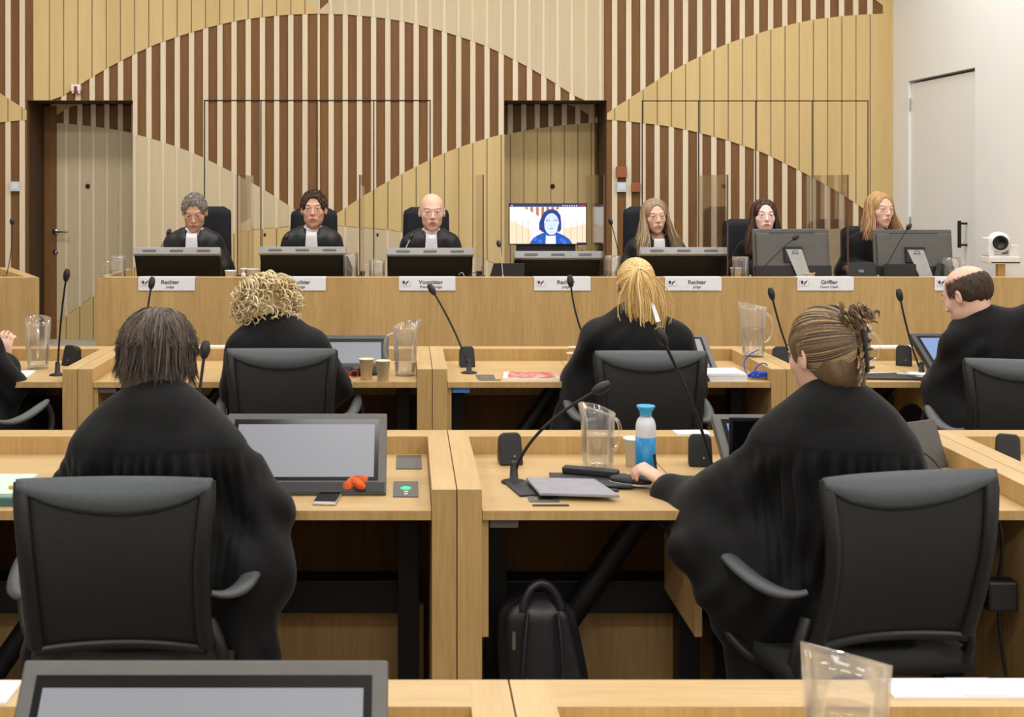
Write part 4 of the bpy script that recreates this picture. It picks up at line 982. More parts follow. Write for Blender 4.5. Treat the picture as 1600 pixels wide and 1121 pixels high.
# ------------------------------------------------------------------ people: smooth volumes turned into one skin
f32 = np.float32
class Vol:
    def __init__(s, xs, ys, zs):
        s.ax = [np.asarray(a, f32) for a in (xs, ys, zs)]
        s.f = np.full([len(a) for a in s.ax], 0.5, f32)
    def _sub(s, lo, hi):
        sl = []
        for a, l, h in zip(s.ax, lo, hi):
            i = max(0, int(np.searchsorted(a, l)) - 1); j = min(len(a), int(np.searchsorted(a, h)) + 1)
            if j <= i: return None
            sl.append(slice(i, j))
        return tuple(sl)
    def _pts(s, sl):
        return (s.ax[0][sl[0]][:, None, None], s.ax[1][sl[1]][None, :, None], s.ax[2][sl[2]][None, None, :])
    def put(s, d, sl, k, cut):
        f = s.f[sl]
        if cut:
            d = -d; h = np.maximum(k - np.abs(f - d), 0); s.f[sl] = np.maximum(f, d) + h * h / (4 * k)
        else:
            h = np.maximum(k - np.abs(f - d), 0); s.f[sl] = np.minimum(f, d) - h * h / (4 * k)
    def ell(s, c, r, k=.02, R=None, cut=False):
        c = np.array(c, f32); r = np.array(r, f32); m = float(max(r)) + k + .03
        sl = s._sub(c - m, c + m)
        if sl is None: return s
        x, y, z = s._pts(sl); x = x - c[0]; y = y - c[1]; z = z - c[2]
        if R is not None:
            R = np.array(R, f32); x, y, z = (R[0][0] * x + R[1][0] * y + R[2][0] * z, R[0][1] * x + R[1][1] * y + R[2][1] * z, R[0][2] * x + R[1][2] * y + R[2][2] * z)
        k0 = np.sqrt((x / r[0]) ** 2 + (y / r[1]) ** 2 + (z / r[2]) ** 2) + 1e-6
        k1 = np.sqrt((x / r[0] ** 2) ** 2 + (y / r[1] ** 2) ** 2 + (z / r[2] ** 2) ** 2) + 1e-6
        s.put(k0 * (k0 - 1) / k1, sl, k, cut); return s
    def con(s, a, b, ra, rb, k=.02, cut=False, sx=1.0):
        a = np.array(a, f32); b = np.array(b, f32); m = max(ra, rb) + k + .03
        sl = s._sub(np.minimum(a, b) - m, np.maximum(a, b) + m)
        if sl is None: return s
        x, y, z = s._pts(sl); d = b - a; L2 = float(d @ d) + 1e-9
        px, py, pz = x - a[0], y - a[1], z - a[2]
        t = np.clip((px * d[0] + py * d[1] + pz * d[2]) / L2, 0, 1)
        q = np.sqrt((px - t * d[0]) ** 2 + (py - t * d[1]) ** 2 + (pz - t * d[2]) ** 2) - (ra + t * (rb - ra))
        s.put(q, sl, k, cut); return s
    def chain(s, pts, rs, k=.02):
        for i in range(len(pts) - 1): s.con(pts[i], pts[i + 1], rs[i], rs[i + 1], k)
        return s
    def mesh(s):
        f = s.f; S = f < 0; sh = [n - 1 for n in f.shape]
        cnt = np.zeros(sh, np.int8)
        cor = [(i, j, k) for i in (0, 1) for j in (0, 1) for k in (0, 1)]
        def cs(A, c): return A[c[0]:c[0] + sh[0], c[1]:c[1] + sh[1], c[2]:c[2] + sh[2]]
        for c in cor: cnt += cs(S, c)
        act = (cnt > 0) & (cnt < 8); ci = np.argwhere(act); n = len(ci)
        idx = -np.ones(sh, np.int64); idx[act] = np.arange(n)
        pos = np.zeros((n, 3)); w = np.zeros(n)
        P = [a.astype(float) for a in s.ax]
        for a in cor:
            for d in range(3):
                if a[d]: continue
                b_ = list(a); b_[d] = 1
                ia = ci + np.array(a); ib = ci + np.array(b_)
                fa = f[ia[:, 0], ia[:, 1], ia[:, 2]]; fb = f[ib[:, 0], ib[:, 1], ib[:, 2]]
                m = (fa < 0) != (fb < 0); t = np.where(m, fa / np.where(m, fa - fb, 1), 0)
                for q in range(3):
                    va = P[q][ia[:, q]]; vb = P[q][ib[:, q]]; pos[:, q] += m * (va + t * (vb - va))
                w += m
        pos /= w[:, None]
        quads = []
        for d in range(3):
            o = [q for q in range(3) if q != d]
            sa = [slice(None)] * 3; sb = [slice(None)] * 3
            sa[d] = slice(0, -1); sb[d] = slice(1, None)
            for q in o: sa[q] = slice(1, -1); sb[q] = slice(1, -1)
            A = S[tuple(sa)]; B = S[tuple(sb)]; e = np.argwhere(A != B); inside = A[tuple(e.T)]
            e2 = e.copy(); e2[:, o[0]] += 1; e2[:, o[1]] += 1
            def cell(da, db):
                g = e2.copy(); g[:, o[0]] -= da; g[:, o[1]] -= db; return idx[g[:, 0], g[:, 1], g[:, 2]]
            q = np.stack([cell(1, 1), cell(0, 1), cell(0, 0), cell(1, 0)], 1)
            flip = inside if d != 1 else ~inside
            q[~flip] = q[~flip][:, ::-1]
            quads.append(q)
        return pos, np.concatenate(quads)

def gaxis(lo, hi, hc, fine=None):
    """grid axis, coarse steps hc with a fine stretch (a, b, h)"""
    if not fine: return np.arange(lo, hi + hc, hc)
    a, b_, h = fine; a = max(a, lo); b_ = min(b_, hi)
    return np.concatenate([np.arange(lo, a - h * .5, hc), np.arange(a, b_, h), np.arange(b_, hi + hc, hc)])
def raw_mesh(name, v, q, mats, parent, mi=None, smooth=True):
    me = bpy.data.meshes.new(name); nv, nf = len(v), len(q); k = q.shape[1]
    me.vertices.add(nv); me.vertices.foreach_set('co', np.asarray(v, f32).ravel())
    me.loops.add(nf * k); me.loops.foreach_set('vertex_index', np.asarray(q, np.int32).ravel())
    me.polygons.add(nf); me.polygons.foreach_set('loop_start', np.arange(0, nf * k, k, dtype=np.int32))
    me.polygons.foreach_set('loop_total', np.full(nf, k, np.int32))
    me.update(calc_edges=True)
    for m in mats: me.materials.append(MATS[m])
    me.polygons.foreach_set('use_smooth', np.ones(nf, bool))
    if mi is not None: me.polygons.foreach_set('material_index', np.asarray(mi, np.int32))
    me.validate(); me.update()
    o = bpy.data.objects.new(name, me); COL.objects.link(o)
    if parent is not None: o.parent = parent
    return o
def vnormals(v, q):
    n = np.zeros_like(v); a, b_, c, d = (v[q[:, i]] for i in range(4)); fn = np.cross(c - a, d - b_)
    for i in range(4): np.add.at(n, q[:, i], fn)
    return n / (np.linalg.norm(n, axis=1, keepdims=True) + 1e-12)

def strands(name, P, rad, tones, parent, M=None, flat=.5, label=None):
    """P: (n, k, 3) lock centre lines; rad: (k,) radii"""
    P = np.asarray(P, float); n, k, _ = P.shape
    if M is not None:
        A = np.array(M); P = P @ A[:3, :3].T + A[:3, 3]
    T = np.gradient(P, axis=1); T /= np.linalg.norm(T, axis=2, keepdims=True) + 1e-9
    cen = P.reshape(-1, 3).mean(0); out = P - cen
    B = np.cross(T, out); B /= np.linalg.norm(B, axis=2, keepdims=True) + 1e-9; C = np.cross(T, B)
    s = 5; ring = []
    rr = np.asarray(rad)[None, :, None] * rng.uniform(.7, 1.25, (n, 1, 1))
    for j in range(s):
        a = 2 * PI * j / s; ring.append(P + rr * (math.cos(a) * B + math.sin(a) * flat * C))
    V = np.stack(ring, 2).reshape(-1, 3)      # n,k,s
    base = (np.arange(n)[:, None, None] * k + np.arange(k - 1)[None, :, None]) * s
    j = np.arange(s)[None, None, :]; j2 = (j + 1) % s
    Q = np.stack([base + j, base + j2, base + s + j2, base + s + j], -1).reshape(-1, 4)
    tone = rng.choice(3, n, p=(.5, .28, .22)); mi = np.repeat(tone, (k - 1) * s)
    return raw_mesh(name, V, Q, [tones + '_%d' % i for i in range(3)], parent, mi)

SC_C = np.array((0, -.012, .030)); SC_R = np.array((.079, .099, .091))
def scalp(d, r=1.0):
    d = np.asarray(d, float); d = d / np.linalg.norm(d, axis=-1, keepdims=True)
    return SC_C + SC_R * d * r
def slerp(a, b_, t):
    a = a / np.linalg.norm(a, axis=-1, keepdims=True); b_ = b_ / np.linalg.norm(b_, axis=-1, keepdims=True)
    om = np.arccos(np.clip((a * b_).sum(-1, keepdims=True), -1, 1)) + 1e-6
    return (np.sin((1 - t) * om) * a + np.sin(t * om) * b_) / np.sin(om)

def head_volume(V, H, s, fem, ears=True, jowl=0.0):
    """adds a head to V; H: 4x4 head frame (+y face, +z up), s: scale"""
    H = np.array(H); R = H[:3, :3]; o = H[:3, 3]
    def p(x, y, z): return o + R @ (np.array((x, y, z)) * s)
    def E(c, r, k, cut=False, rot=None):
        Rm = R if rot is None else R @ np.array(rot)
        V.ell(p(*c), np.array(r) * s, k * s, Rm, cut)
    def K(a, b_, ra, rb, k): V.con(p(*a), p(*b_), ra * s, rb * s, k * s)
    fw = .94 if fem else 1.0
    E((0, -.014, .032), (.076, .096, .086), .03)
    E((0, .018, -.020), (.064 * fw, .070, .080), .03)
    E((0, .022, -.066), ((.050 if fem else .056) * fw + jowl, .056, .042), .025)
    E((0, .060, -.098), (.020 if fem else .025, .018, .017), .025)
    for q in (-1, 1):
        E((q * .040 * fw, .056, -.022), (.021, .018, .020), .02)
        E((q * .032, .0935, .004), (.015, .012, .0095), .010, True)
    E((0, .074, .026), (.046, .016, .012), .016)
    K((0, .084, .012), (0, .103, -.024), .0065, .0095, .012)
    E((0, .104, -.027), (.0105, .009, .008), .008)
    for q in (-1, 1): E((q * .0115, .095, -.031), (.007, .009, .006), .006)
    E((0, .079, -.062), (.028, .014, .018), .014)
    E((0, .0915, -.0575), (.021, .007, .0042), .005); E((0, .090, -.0665), (.018, .007, .0052), .005)
    E((0, .0975, -.062), (.022, .006, .0012), .002, True)
    for q in (-1, 1):
        E((q * .0315, .0790, .0125), (.0170, .0105, .0062), .004); E((q * .0315, .0780, -.0050), (.0155, .0095, .0050), .004)
        if ears:
            rz = [[math.cos(q * .35), -math.sin(q * .35), 0], [math.sin(q * .35), math.cos(q * .35), 0], [0, 0, 1]]
            E((q * .079, -.008, -.004), (.006, .017, .030), .007, False, rz); E((q * .083, -.004, .001), (.004, .009, .016), .003, True, rz)
def hand_volume(V, wr, fw, up, side, s=1.0, curl=.6, spread=.02):
    """wr wrist point, fw pointing direction, up back of the hand, side: +1 thumb towards +cross"""
    fw = np.array(fw, float); fw /= np.linalg.norm(fw); up = np.array(up, float); up -= fw * (up @ fw); up /= np.linalg.norm(up)
    lat = np.cross(fw, up) * side; wr = np.array(wr, float); R = np.stack([lat, fw, up], 1)
    V.ell(wr + fw * .048 * s, np.array((.040, .050, .016)) * s, .012, R)
    V.con(wr - fw * .03, wr + fw * .02, .027 * s, .026 * s, .02)
    for i, (lx, ln) in enumerate(((.030, .070), (.010, .080), (-.010, .074), (-.029, .058))):
        b_ = wr + fw * .088 * s + lat * lx * s; c = curl * (1 + .12 * i)
        d1 = fw * math.cos(c * .6) - up * math.sin(c * .6) + lat * lx * spread * 10; d2 = fw * math.cos(c * 1.5) - up * math.sin(c * 1.5); d3 = fw * math.cos(c * 2.3) - up * math.sin(c * 2.3)
        p1 = b_ + d1 * ln * .48 * s; p2 = p1 + d2 * ln * .32 * s; p3 = p2 + d3 * ln * .24 * s
        V.con(b_ - fw * .02, p1, .0100 * s, .0088 * s, .005); V.con(p1, p2, .0088 * s, .0080 * s, .003); V.con(p2, p3, .0080 * s, .0068 * s, .003)
    t0 = wr + fw * .022 * s + lat * .026 * s; t1 = t0 + (fw * .7 + lat * .75 - up * .3) * .036 * s; t2 = t1 + (fw * .95 + lat * .15 - up * .45) * .032 * s
    V.con(t0, t1, .0125 * s, .0105 * s, .008); V.con(t1, t2, .0105 * s, .0082 * s, .003)

def HM(c, yaw, pitch, roll, s):
    """head frame: yaw about z (+ turns to the left), pitch (+ looks up), roll (+ tilts right)"""
    M = Matrix.Translation(Vector(c)) @ Matrix.Rotation(yaw, 4, 'Z') @ Matrix.Rotation(pitch, 4, 'X') @ Matrix.Rotation(roll, 4, 'Y') @ Matrix.Scale(s, 4)
    return M

def person(label, loc, rz, head, neck, hip, shoulders, elbows, wrists, skin, hair, style, fem=False, hs=1.0, hyaw=0, hpitch=0, hroll=0,
           hand_dirs=None, curls=(.6, .6), face=True, bib=False, robe='robe_black', folds=(10, .004), yoke=None, knees=None, extra=(), ears=True,
           fine=.0034, coarse=.009, iris='iris_dark', lips='lips', sleeve=(.070, .080, .082), rgrid=.009, collar=False, body_k=1.0, legs=True, pleat=0.0, pfreq=190, tall_collar=.03, nr=.072, open_neck=False):
    """all points in the person's own frame: origin on the floor under the pelvis, +y ahead"""
    t = thing('person', label, 'person', loc, rz)
    head, neck, hip = (np.array(v, float) for v in (head, neck, hip)); sh = [np.array(v, float) for v in shoulders]
    el = [np.array(v, float) for v in elbows]; wr = [np.array(v, float) for v in wrists]
    H = HM(head, hyaw, hpitch, hroll, 1.0); Ha = np.array(H)
    if hand_dirs is None: hand_dirs = [w - e for w, e in zip(wr, el)]
    if knees is None: knees = [hip + np.array((q * .13, .42, -.03)) for q in (-1, 1)]
    ank = [k + np.array((0, .02, -.40)) for k in knees]; feet = [a + np.array((0, .12, -.05)) for a in ank]
    for a in ank: a[2] = .09
    for a in feet: a[2] = .045
    allp = np.array([head + .17, head - .17, neck, hip + .2, hip - .2] + [p + q for p in sh + el + wr + knees + ank + feet for q in (.13, -.13)])
    lo = allp.min(0); hi = allp.max(0); lo[2] = -.01
    R = .135 * hs
    V = Vol(gaxis(lo[0], hi[0], coarse, (head[0] - R, head[0] + R, fine)), gaxis(lo[1], hi[1], coarse, (head[1] - R, head[1] + R, fine)), gaxis(lo[2], hi[2], coarse, (head[2] - .15 * hs, head[2] + .14 * hs, fine)))
    if any(h == 'fine' for h in extra): pass
    chest = neck * .72 + hip * .28 + np.array((0, .015, 0)); belly = neck * .35 + hip * .65 + np.array((0, .01, 0))
    k = body_k
    ax = sh[1] - sh[0]; ax /= np.linalg.norm(ax); upv = (neck - hip) / np.linalg.norm(neck - hip); fwv = np.cross(upv, ax); upv = np.cross(ax, fwv)
    RT = np.stack([ax, fwv, upv], 1)
    V.ell(chest, (.155 * k, .095 * k, .17), .05, RT); V.ell(belly, (.14 * k, .10 * k, .16), .05, RT); V.ell(hip, (.165 * k, .125, .11), .05)
    V.con(chest + upv * .10, neck, .075, .055, .04); hb = head + Ha[:3, :3] @ np.array((0, -.025, -.06)) * hs
    V.con(neck, hb, .053 * (.86 if fem else 1.0), .048 * (.84 if fem else 1.0), .02)
    for q in range(2):
        V.con(sh[q] * .8 + chest * .2, sh[q], .06, .050, .04)
        V.con(sh[q], el[q], .048, .038, .02); V.con(el[q], wr[q], .037, .026, .015)
        up = np.array((0, 0, 1.0)) if abs(hand_dirs[q][2] / np.linalg.norm(hand_dirs[q])) < .9 else np.array((0, -1.0, 0))
        hand_volume(V, wr[q], hand_dirs[q], up, 1 if q == 0 else -1, .98 if not fem else .9, curls[q])
        V.con(hip + np.array(((-1, 1)[q] * .09, .03, -.01)), knees[q], .088, .058, .04); V.con(knees[q], ank[q], .056, .038, .02); V.con(ank[q], feet[q], .042, .036, .02)
    head_volume(V, Ha, hs, fem, ears)
    v, q = V.mesh()
    cf = v[q].mean(1); lc = (cf - Ha[:3, 3]) @ Ha[:3, :3] / hs
    mi = ((np.abs(lc[:, 0]) < .0205) & (lc[:, 2] > -.0725) & (lc[:, 2] < -.0535) & (lc[:, 1] > .082) & (np.abs(lc[:, 2] + .0625) < .0098 * (1 - (lc[:, 0] / .0235) ** 2))).astype(int)
    body = raw_mesh('body', v, q, [skin, lips], t, mi)
    Hs = H @ Matrix.Scale(hs, 4)
    if face:
        for s_ in (-1, 1):
            m = MB(); m.ell((s_ * .0315, .0745, .0035), (.0118, .0116, .0108), 'eye_white', 18, 12); m.ell((s_ * .0315, .0828, .0035), (.0062, .0040, .0060), iris, 14, 8)
            m.v = [tuple(Hs @ Vector(p)) for p in m.v]; m.build('eye', body)
        P = []
        for s_ in (-1, 1):
            for i in range(60):
                u = i / 59; x = s_ * (.014 + .034 * u); y = .0905 - .018 * u * u; z = .0245 + .006 * math.sin(u * 2.2) + rng.uniform(-.0024, .0024) * (1 - .5 * u)
                P.append([(x, y, z), (x + s_ * .004, y - .0004, z + .0012), (x + s_ * .008, y - .002, z + .001)])
        strands('eyebrows', np.array(P), (.0011, .0012, .0005), hair, body, Hs)
    # ---- robe
    lo2 = lo - .06; hi2 = hi + .06; lo2[2] = .03; hi2[2] = max(neck[2], sh[0][2], sh[1][2]) + .13
    G = Vol(gaxis(lo2[0], hi2[0], rgrid), gaxis(lo2[1], hi2[1], rgrid), gaxis(lo2[2], hi2[2], rgrid))
    G.ell(chest, (.185 * k, .125 * k, .20), .06, RT); G.ell(belly, (.18 * k, .135 * k, .19), .06, RT); G.ell(hip, (.19 * k, .13, .13), .06)
    G.con(sh[0] * .9 + neck * .1, sh[1] * .9 + neck * .1, sleeve[0] - .004, sleeve[0] - .004, .06); G.con(chest + upv * .1, neck + upv * .005, .10, nr, .05)
    G.con(neck, neck + (hb - neck) * .3 + upv * tall_collar, .066, .060, .012)
    for q_ in range(2):
        G.con(sh[q_], el[q_], sleeve[0], sleeve[1], .04)
        w2 = el[q_] + (wr[q_] - el[q_]) * .86
        G.con(el[q_], w2, sleeve[1] - .012, sleeve[2] * .72, .04)
        G.con(el[q_] * .6 + w2 * .4 - np.array((0, 0, .03)), w2 - np.array((0, 0, .035)), sleeve[2] * .8, sleeve[2] * .7, .04)
        G.con(hip + np.array(((-1, 1)[q_] * .09, .03, 0)), knees[q_], .125, .095, .07)
        G.con(knees[q_] + np.array((0, 0, -.02)), ank[q_] + np.array((0, -.02, .12)), .10, .12, .07)
    if open_neck: G.ell(neck + np.array((0, .066, .012)), (.046, .045, .052), .012, None, True); G.ell(neck + np.array((0, .03, .062)), (.09, .09, .035), .012, None, True)
    for e in extra:
        if e[0] == 'con': G.con(*e[1:])
        elif e[0] == 'ell': G.ell(*e[1:])
    v, q = G.mesh(); n = vnormals(v, q)
    ang = np.arctan2(v[:, 0] - hip[0], v[:, 1] - hip[1]); N, A = folds
    noise_ = np.sin(v[:, 0] * 23 + 2 * np.sin(v[:, 2] * 9)) * np.sin(v[:, 1] * 19 + 1.3) * .5 + np.sin(v[:, 2] * 31 + 5 * v[:, 0] + 3 * np.sin(v[:, 1] * 13)) * .5
    amp = A * (noise_ + .8 * np.sin(ang * N + 2.5 * np.sin(v[:, 2] * 6)))
    amp = amp + A * .9 * np.sin(v[:, 0] * 62 + 14 * (v[:, 2] - neck[2]) * np.sign(v[:, 0] - neck[0]) + 2 * np.sin(v[:, 2] * 17 + v[:, 1] * 9)) * np.clip(np.abs(v[:, 0] - neck[0]) * 12, 0, 1)
    if yoke is not None:
        b_ = np.clip((yoke - v[:, 2]) / .05, 0, 1); fadex = np.exp(-((v[:, 0] - neck[0]) / .16) ** 2)
        amp = amp * (.35 + .65 * b_) + pleat * b_ * fadex * np.sin(v[:, 0] * pfreq + 1.5 * np.sin(v[:, 2] * 22) + 2 * np.sin(v[:, 0] * 31)) * np.clip(1.3 - (yoke - v[:, 2]) * 3, .15, 1)
        amp += .0015 * (1 - b_) * (v[:, 2] > yoke - .0)
    edge = np.clip((neck[2] + .02 - v[:, 2]) / .06, .08, 1)
    v = v + n * (amp * edge)[:, None]
    raw_mesh('robe', v, q, [robe], t)
    if bib or collar:
        # white collar around the neck
        m = MB(); d = Vector(hb - neck).normalized(); c0 = Vector(neck) + d * .012; rr = .061 * (.9 if fem else 1)
        M_ = Matrix.Translation(c0 + d * .012) @ d.to_track_quat('Z', 'Y').to_matrix().to_4x4()
        m.lathe([(rr + .004, -.03), (rr + .006, 0), (rr, .022), (rr - .003, .022), (rr - .002, -.03)], 'linen_white', 28, M=M_); m.build('collar', t, label='white collar')
    if bib:
        V2 = v; z1 = neck[2] + .015; z0 = z1 - .30; cx = float(neck[0])
        def surf(x, z):
            w_ = (np.abs(V2[:, 0] - x) < .016) & (np.abs(V2[:, 2] - z) < .016); c = V2[w_]
            return c[:, 1].max() if len(c) else neck[1] + .07
        ys = {}
        for j in range(13):
            for i in range(5):
                z = z0 + (z1 - z0) * j / 12; hw = .054 - .020 * (j / 12); x = cx + hw * (i / 2 - 1); ys[i, j] = surf(x, z)
        for j in range(11, 13):
            for i in range(5): ys[i, j] = max(ys[i, j], float((neck + (hb - neck) * .25)[1]) + .062)
        def bf(u, w_):
            i = u * 4; j = w_ * 12; i0 = min(3, int(i)); j0 = min(11, int(j)); a, b__ = i - i0, j - j0
            y = (ys[i0, j0] * (1 - a) + ys[i0 + 1, j0] * a) * (1 - b__) + (ys[i0, j0 + 1] * (1 - a) + ys[i0 + 1, j0 + 1] * a) * b__
            hw = .054 - .020 * w_; return (cx + hw * (2 * u - 1), y + .010 + .0026 * math.sin(u * 2 * PI * 9) * (1 - w_ * .5), z0 + (z1 - z0) * w_)
        m = MB(); m.grid(bf, 72, 24, 'linen_white'); m.build('bib', t, solid=.003, label='white pleated bib')
    # ---- hair
    hair_style(style, hair, t, Hs, Ha, hs, head, neck)
    return t

def cap(V, hs, grow, cuts):
    pass
def hair_cap(tones, t, Hs, r, cuts, adds=()):
    V = Vol(np.arange(-.13, .131, .0045), np.arange(-.15, .14, .0045), np.arange(-.20, .16, .0045))
    V.ell(SC_C, SC_R * r, .01)
    for a in adds: V.ell(a[0], a[1], .03)
    for c in cuts: V.ell(c[0], c[1], .012, None, True)
    v, q = V.mesh(); n = vnormals(v, q)
    v = v + n * (.0016 * np.sin(v[:, 0] * 260 + 8 * v[:, 2] * 10) )[:, None]
    A = np.array(Hs); v = v @ A[:3, :3].T + A[:3, 3]
    return raw_mesh('hair', v, q, [tones + '_0'], t)
FACE = ((0, .137, -.010), (.071, .096, .124)); LOW = ((0, .03, -.175), (.14, .17, .125)); EARC = [((q * .095, .012, -.015), (.032, .030, .042)) for q in (-1, 1)]
def hair_style(style, tones, t, Hs, Ha, hs, head, neck):
    tt = np.linspace(0, 1, 9)[None, :, None]
    def rdir(n, zlo, zhi, phis):
        z = rng.uniform(zlo, zhi, n); ph = rng.uniform(phis[0], phis[1], n); r = np.sqrt(1 - z * z)
        return np.stack([r * np.sin(ph), r * np.cos(ph), z], 1)          # phi 0 = front
    if style == 'bald': return
    if style in ('short', 'short_full'):
        full = style == 'short_full'
        c = hair_cap(tones, t, Hs, 1.09 if full else 1.055, [FACE, LOW] + EARC)
        d = rdir(900, -.25, 1.0, (-PI, PI)); keep = ~((np.abs(np.arctan2(d[:, 0], d[:, 1])) < .75) & (d[:, 2] < .62)) & ~((np.abs(np.arctan2(d[:, 0], d[:, 1])) < 1.7) & (d[:, 2] < .05)); d = d[keep]
        e = d + np.stack([d[:, 0] * .05 + rng.normal(0, .10, len(d)), .30 * np.ones(len(d)) * np.clip(d[:, 2], 0, 1) + rng.normal(0, .08, len(d)), -.32 * (1 - np.clip(d[:, 2], 0, 1)) + rng.normal(0, .05, len(d))], 1)
        u = np.linspace(0, 1, 5)[None, :, None]
        D_ = slerp(d[:, None, :], e[:, None, :], u); lift = (1.0 if not full else 1.03) + (.10 if not full else .15) * np.sin(u * 2.2) * rng.uniform(.5, 1.1, (len(d), 1, 1))
        strands('hair_locks', SC_C + SC_R * D_ * lift, (.004, .005, .0045, .0035, .001), tones, c, Hs)
    elif style == 'fringe_round':     # bald crown, short hair round the sides and back
        c = hair_cap(tones, t, Hs, 1.012, [FACE, LOW, ((0, .01, .125), (.088, .118, .095)), ((0, .10, .03), (.12, .07, .12))] + EARC)
        d = rdir(1500, -.5, .50, (.32 * PI, 1.68 * PI)); e = d + np.array((0, -.05, -.22)); u = np.linspace(0, 1, 4)[None, :, None]
        strands('hair_locks', SC_C + SC_R * slerp(d[:, None, :], e[:, None, :], u) * (1.0 + .03 * np.sin(u * 2)), (.001, .0018, .0014, .0005), tones, c, Hs)
    elif style[:4] == 'long':
        fl = {'long_full': (.31, .075, 1.12, .060), 'long_back': (.30, .03, 1.06, .045), 'long_swept': (.24, .03, 1.06, .050)}[style]
        L, fy, vol, spr = fl
        c = hair_cap(tones, t, Hs, 1.05, [((0, .135, -.010), (.070, .100, .122)), ((0, .055, -.19), (.12, .11, .13))], [((0, -.04, -.04), (.078, .07, .10))])
        P = []
        K = 14; u = np.linspace(0, 1, K)
        for s_ in (-1, 1):
            for i in range(430):
                y0 = rng.uniform(-.07, .050); v_ = rng.uniform(1.02, vol); th = np.minimum(u / .45, 1) * rng.uniform(1.45, 1.62)
                yy = (y0 + .012) / .099; rr = math.sqrt(max(.05, 1 - yy * yy)); rx = .079 * (rr ** .5) * v_ * 1.03 + .002; rz_ = .091 * rr * v_
                x = s_ * rx * np.sin(th); z = .030 + rz_ * np.cos(th); f = np.clip((u - .45) / .55, 0, 1)
                Lr = L * rng.uniform(.72, 1.0) * (.8 if y0 < -.03 else 1); z = z - f * Lr; wv = rng.uniform(-.5, .5)
                x = x + s_ * f * (.004 + spr * rng.uniform(0, 1.15)) + .006 * np.sin(f * 7 + wv * 6) * f - s_ * .010 * np.sin(f * PI)
                y = y0 - .022 * np.sin(np.minimum(th, 1.5)) * (y0 > .03) + f * (fy * (1.0 + .6 * rng.uniform(-1, 1))) + .02 * np.clip(f - .3, 0, 1)
                P.append(np.stack([x, y, z], 1))
        for i in range(170):
            a = rng.uniform(.62 * PI, 1.38 * PI); v_ = rng.uniform(1.02, vol + .02); f = np.clip((u - .4) / .6, 0, 1)
            th = np.minimum(u / .4, 1) * 1.6
            x = .079 * v_ * np.sin(th) * math.sin(a); y = -.012 + .099 * v_ * np.sin(th) * math.cos(a); z = .030 + .091 * v_ * np.cos(th) - f * L * rng.uniform(.5, .8)
            P.append(np.stack([x * (1 + spr * 12 * f), y + .02 * f, z], 1))
        rad = [.003] + [.0040] * 6 + [.0036] * 5 + [.0026, .0008]
        strands('hair_locks', np.array(P), rad, tones, c, Hs)
    elif style == 'ponytail':
        c = hair_cap(tones, t, Hs, 1.035, [FACE, ((0, .06, -.17), (.14, .15, .12))] + EARC, [((0, -.06, -.035), (.055, .045, .05))])
        T = np.array((0, -.93, .36)); n = 1100
        z = rng.uniform(-.75, .55, n); ph = rng.uniform(-PI, PI, n); r = np.sqrt(1 - z * z); d = np.stack([r * np.sin(ph), r * np.cos(ph), z], 1)
        fr = np.abs(ph) < 1.25; d[fr, 2] = rng.uniform(.42, .7, fr.sum()); 
        D_ = slerp(d[:, None, :], np.broadcast_to(T, d.shape)[:, None, :], tt); 
        strands('hair_locks', SC_C + SC_R * D_ * (1.03 + .03 * np.sin(tt * PI)), [.0015] + [.0024] * 7 + [.002], tones, c, Hs)
        P = []; T0 = SC_C + SC_R * T / np.linalg.norm(T) * 1.05
        for i in range(900):
            a, b_ = rng.normal(0, 1, 2); w_ = np.sin(np.clip(tt[0, :, 0] * 1.15, 0, 1) * 2.2) ; L = rng.uniform(.28, .42)
            u = tt[0, :, 0]
            x = T0[0] + .006 * a + a * .030 * w_ + .016 * u; y = T0[1] - .050 * np.sin(u * 2.0) - .010 * b_ * w_ - .012; z = T0[2] + .010 * np.sin(u * 3) + .004 * b_ - L * u ** 1.35
            x = x * (1 - .25 * u ** 3) + .004 * np.sin(u * 9 + a * 4)
            P.append(np.stack([x, y, z], 1))
        strands('ponytail', np.array(P), [.002, .003, .0036, .0036, .0036, .0034, .003, .002, .0006], tones, c, Hs)
        m = MB(); m.lathe([(.014, -.006), (.019, -.003), (.019, .003), (.014, .006)], tones + '_1', 16, M=Hs @ Matrix.Translation(Vector(T0)) @ Matrix.Rotation(1.2, 4, 'X')); m.build('hair_tie', c)
    elif style == 'curly':
        c = hair_cap(tones, t, Hs, 1.10, [FACE, ((0, .04, -.20), (.14, .15, .125))], [((0, -.045, -.03), (.085, .06, .07))])
        P = []; u = np.linspace(0, 1, 16)
        for i in range(620):
            d = rdir(1, -.75, 1, (.14 * PI, 1.86 * PI))[0] if rng.uniform() < .7 else rdir(1, .2, 1, (-PI, PI))[0]
            p0 = scalp(d, 1.06); dn = d / np.linalg.norm(d); dr = np.array((dn[0] * .75, dn[1] * .75, -.55 + .25 * dn[2])); dr /= np.linalg.norm(dr)
            L = rng.uniform(.055, .105); a1 = np.cross(dr, (0.3, .1, 1)); a1 /= np.linalg.norm(a1); a2 = np.cross(dr, a1); R_ = rng.uniform(.007, .017); ph = rng.uniform(0, 6.28); w_ = rng.uniform(4, 10)
            P.append(p0 + dr * (u * L)[:, None] + dn * (.02 * np.sin(u * PI))[:, None] + R_ * (np.sin(u * w_ + ph)[:, None] * a1 + np.cos(u * w_ + ph)[:, None] * a2) * np.minimum(1, u * 4)[:, None])
        strands('hair_locks', np.array(P), [.0015] + [.0032] * 13 + [.002, .0006], tones, c, Hs, .6)
    elif style == 'layered':
        c = hair_cap(tones, t, Hs, 1.09, [FACE, ((0, .07, -.20), (.14, .14, .135))], [((0, -.045, -.05), (.072, .055, .075))])
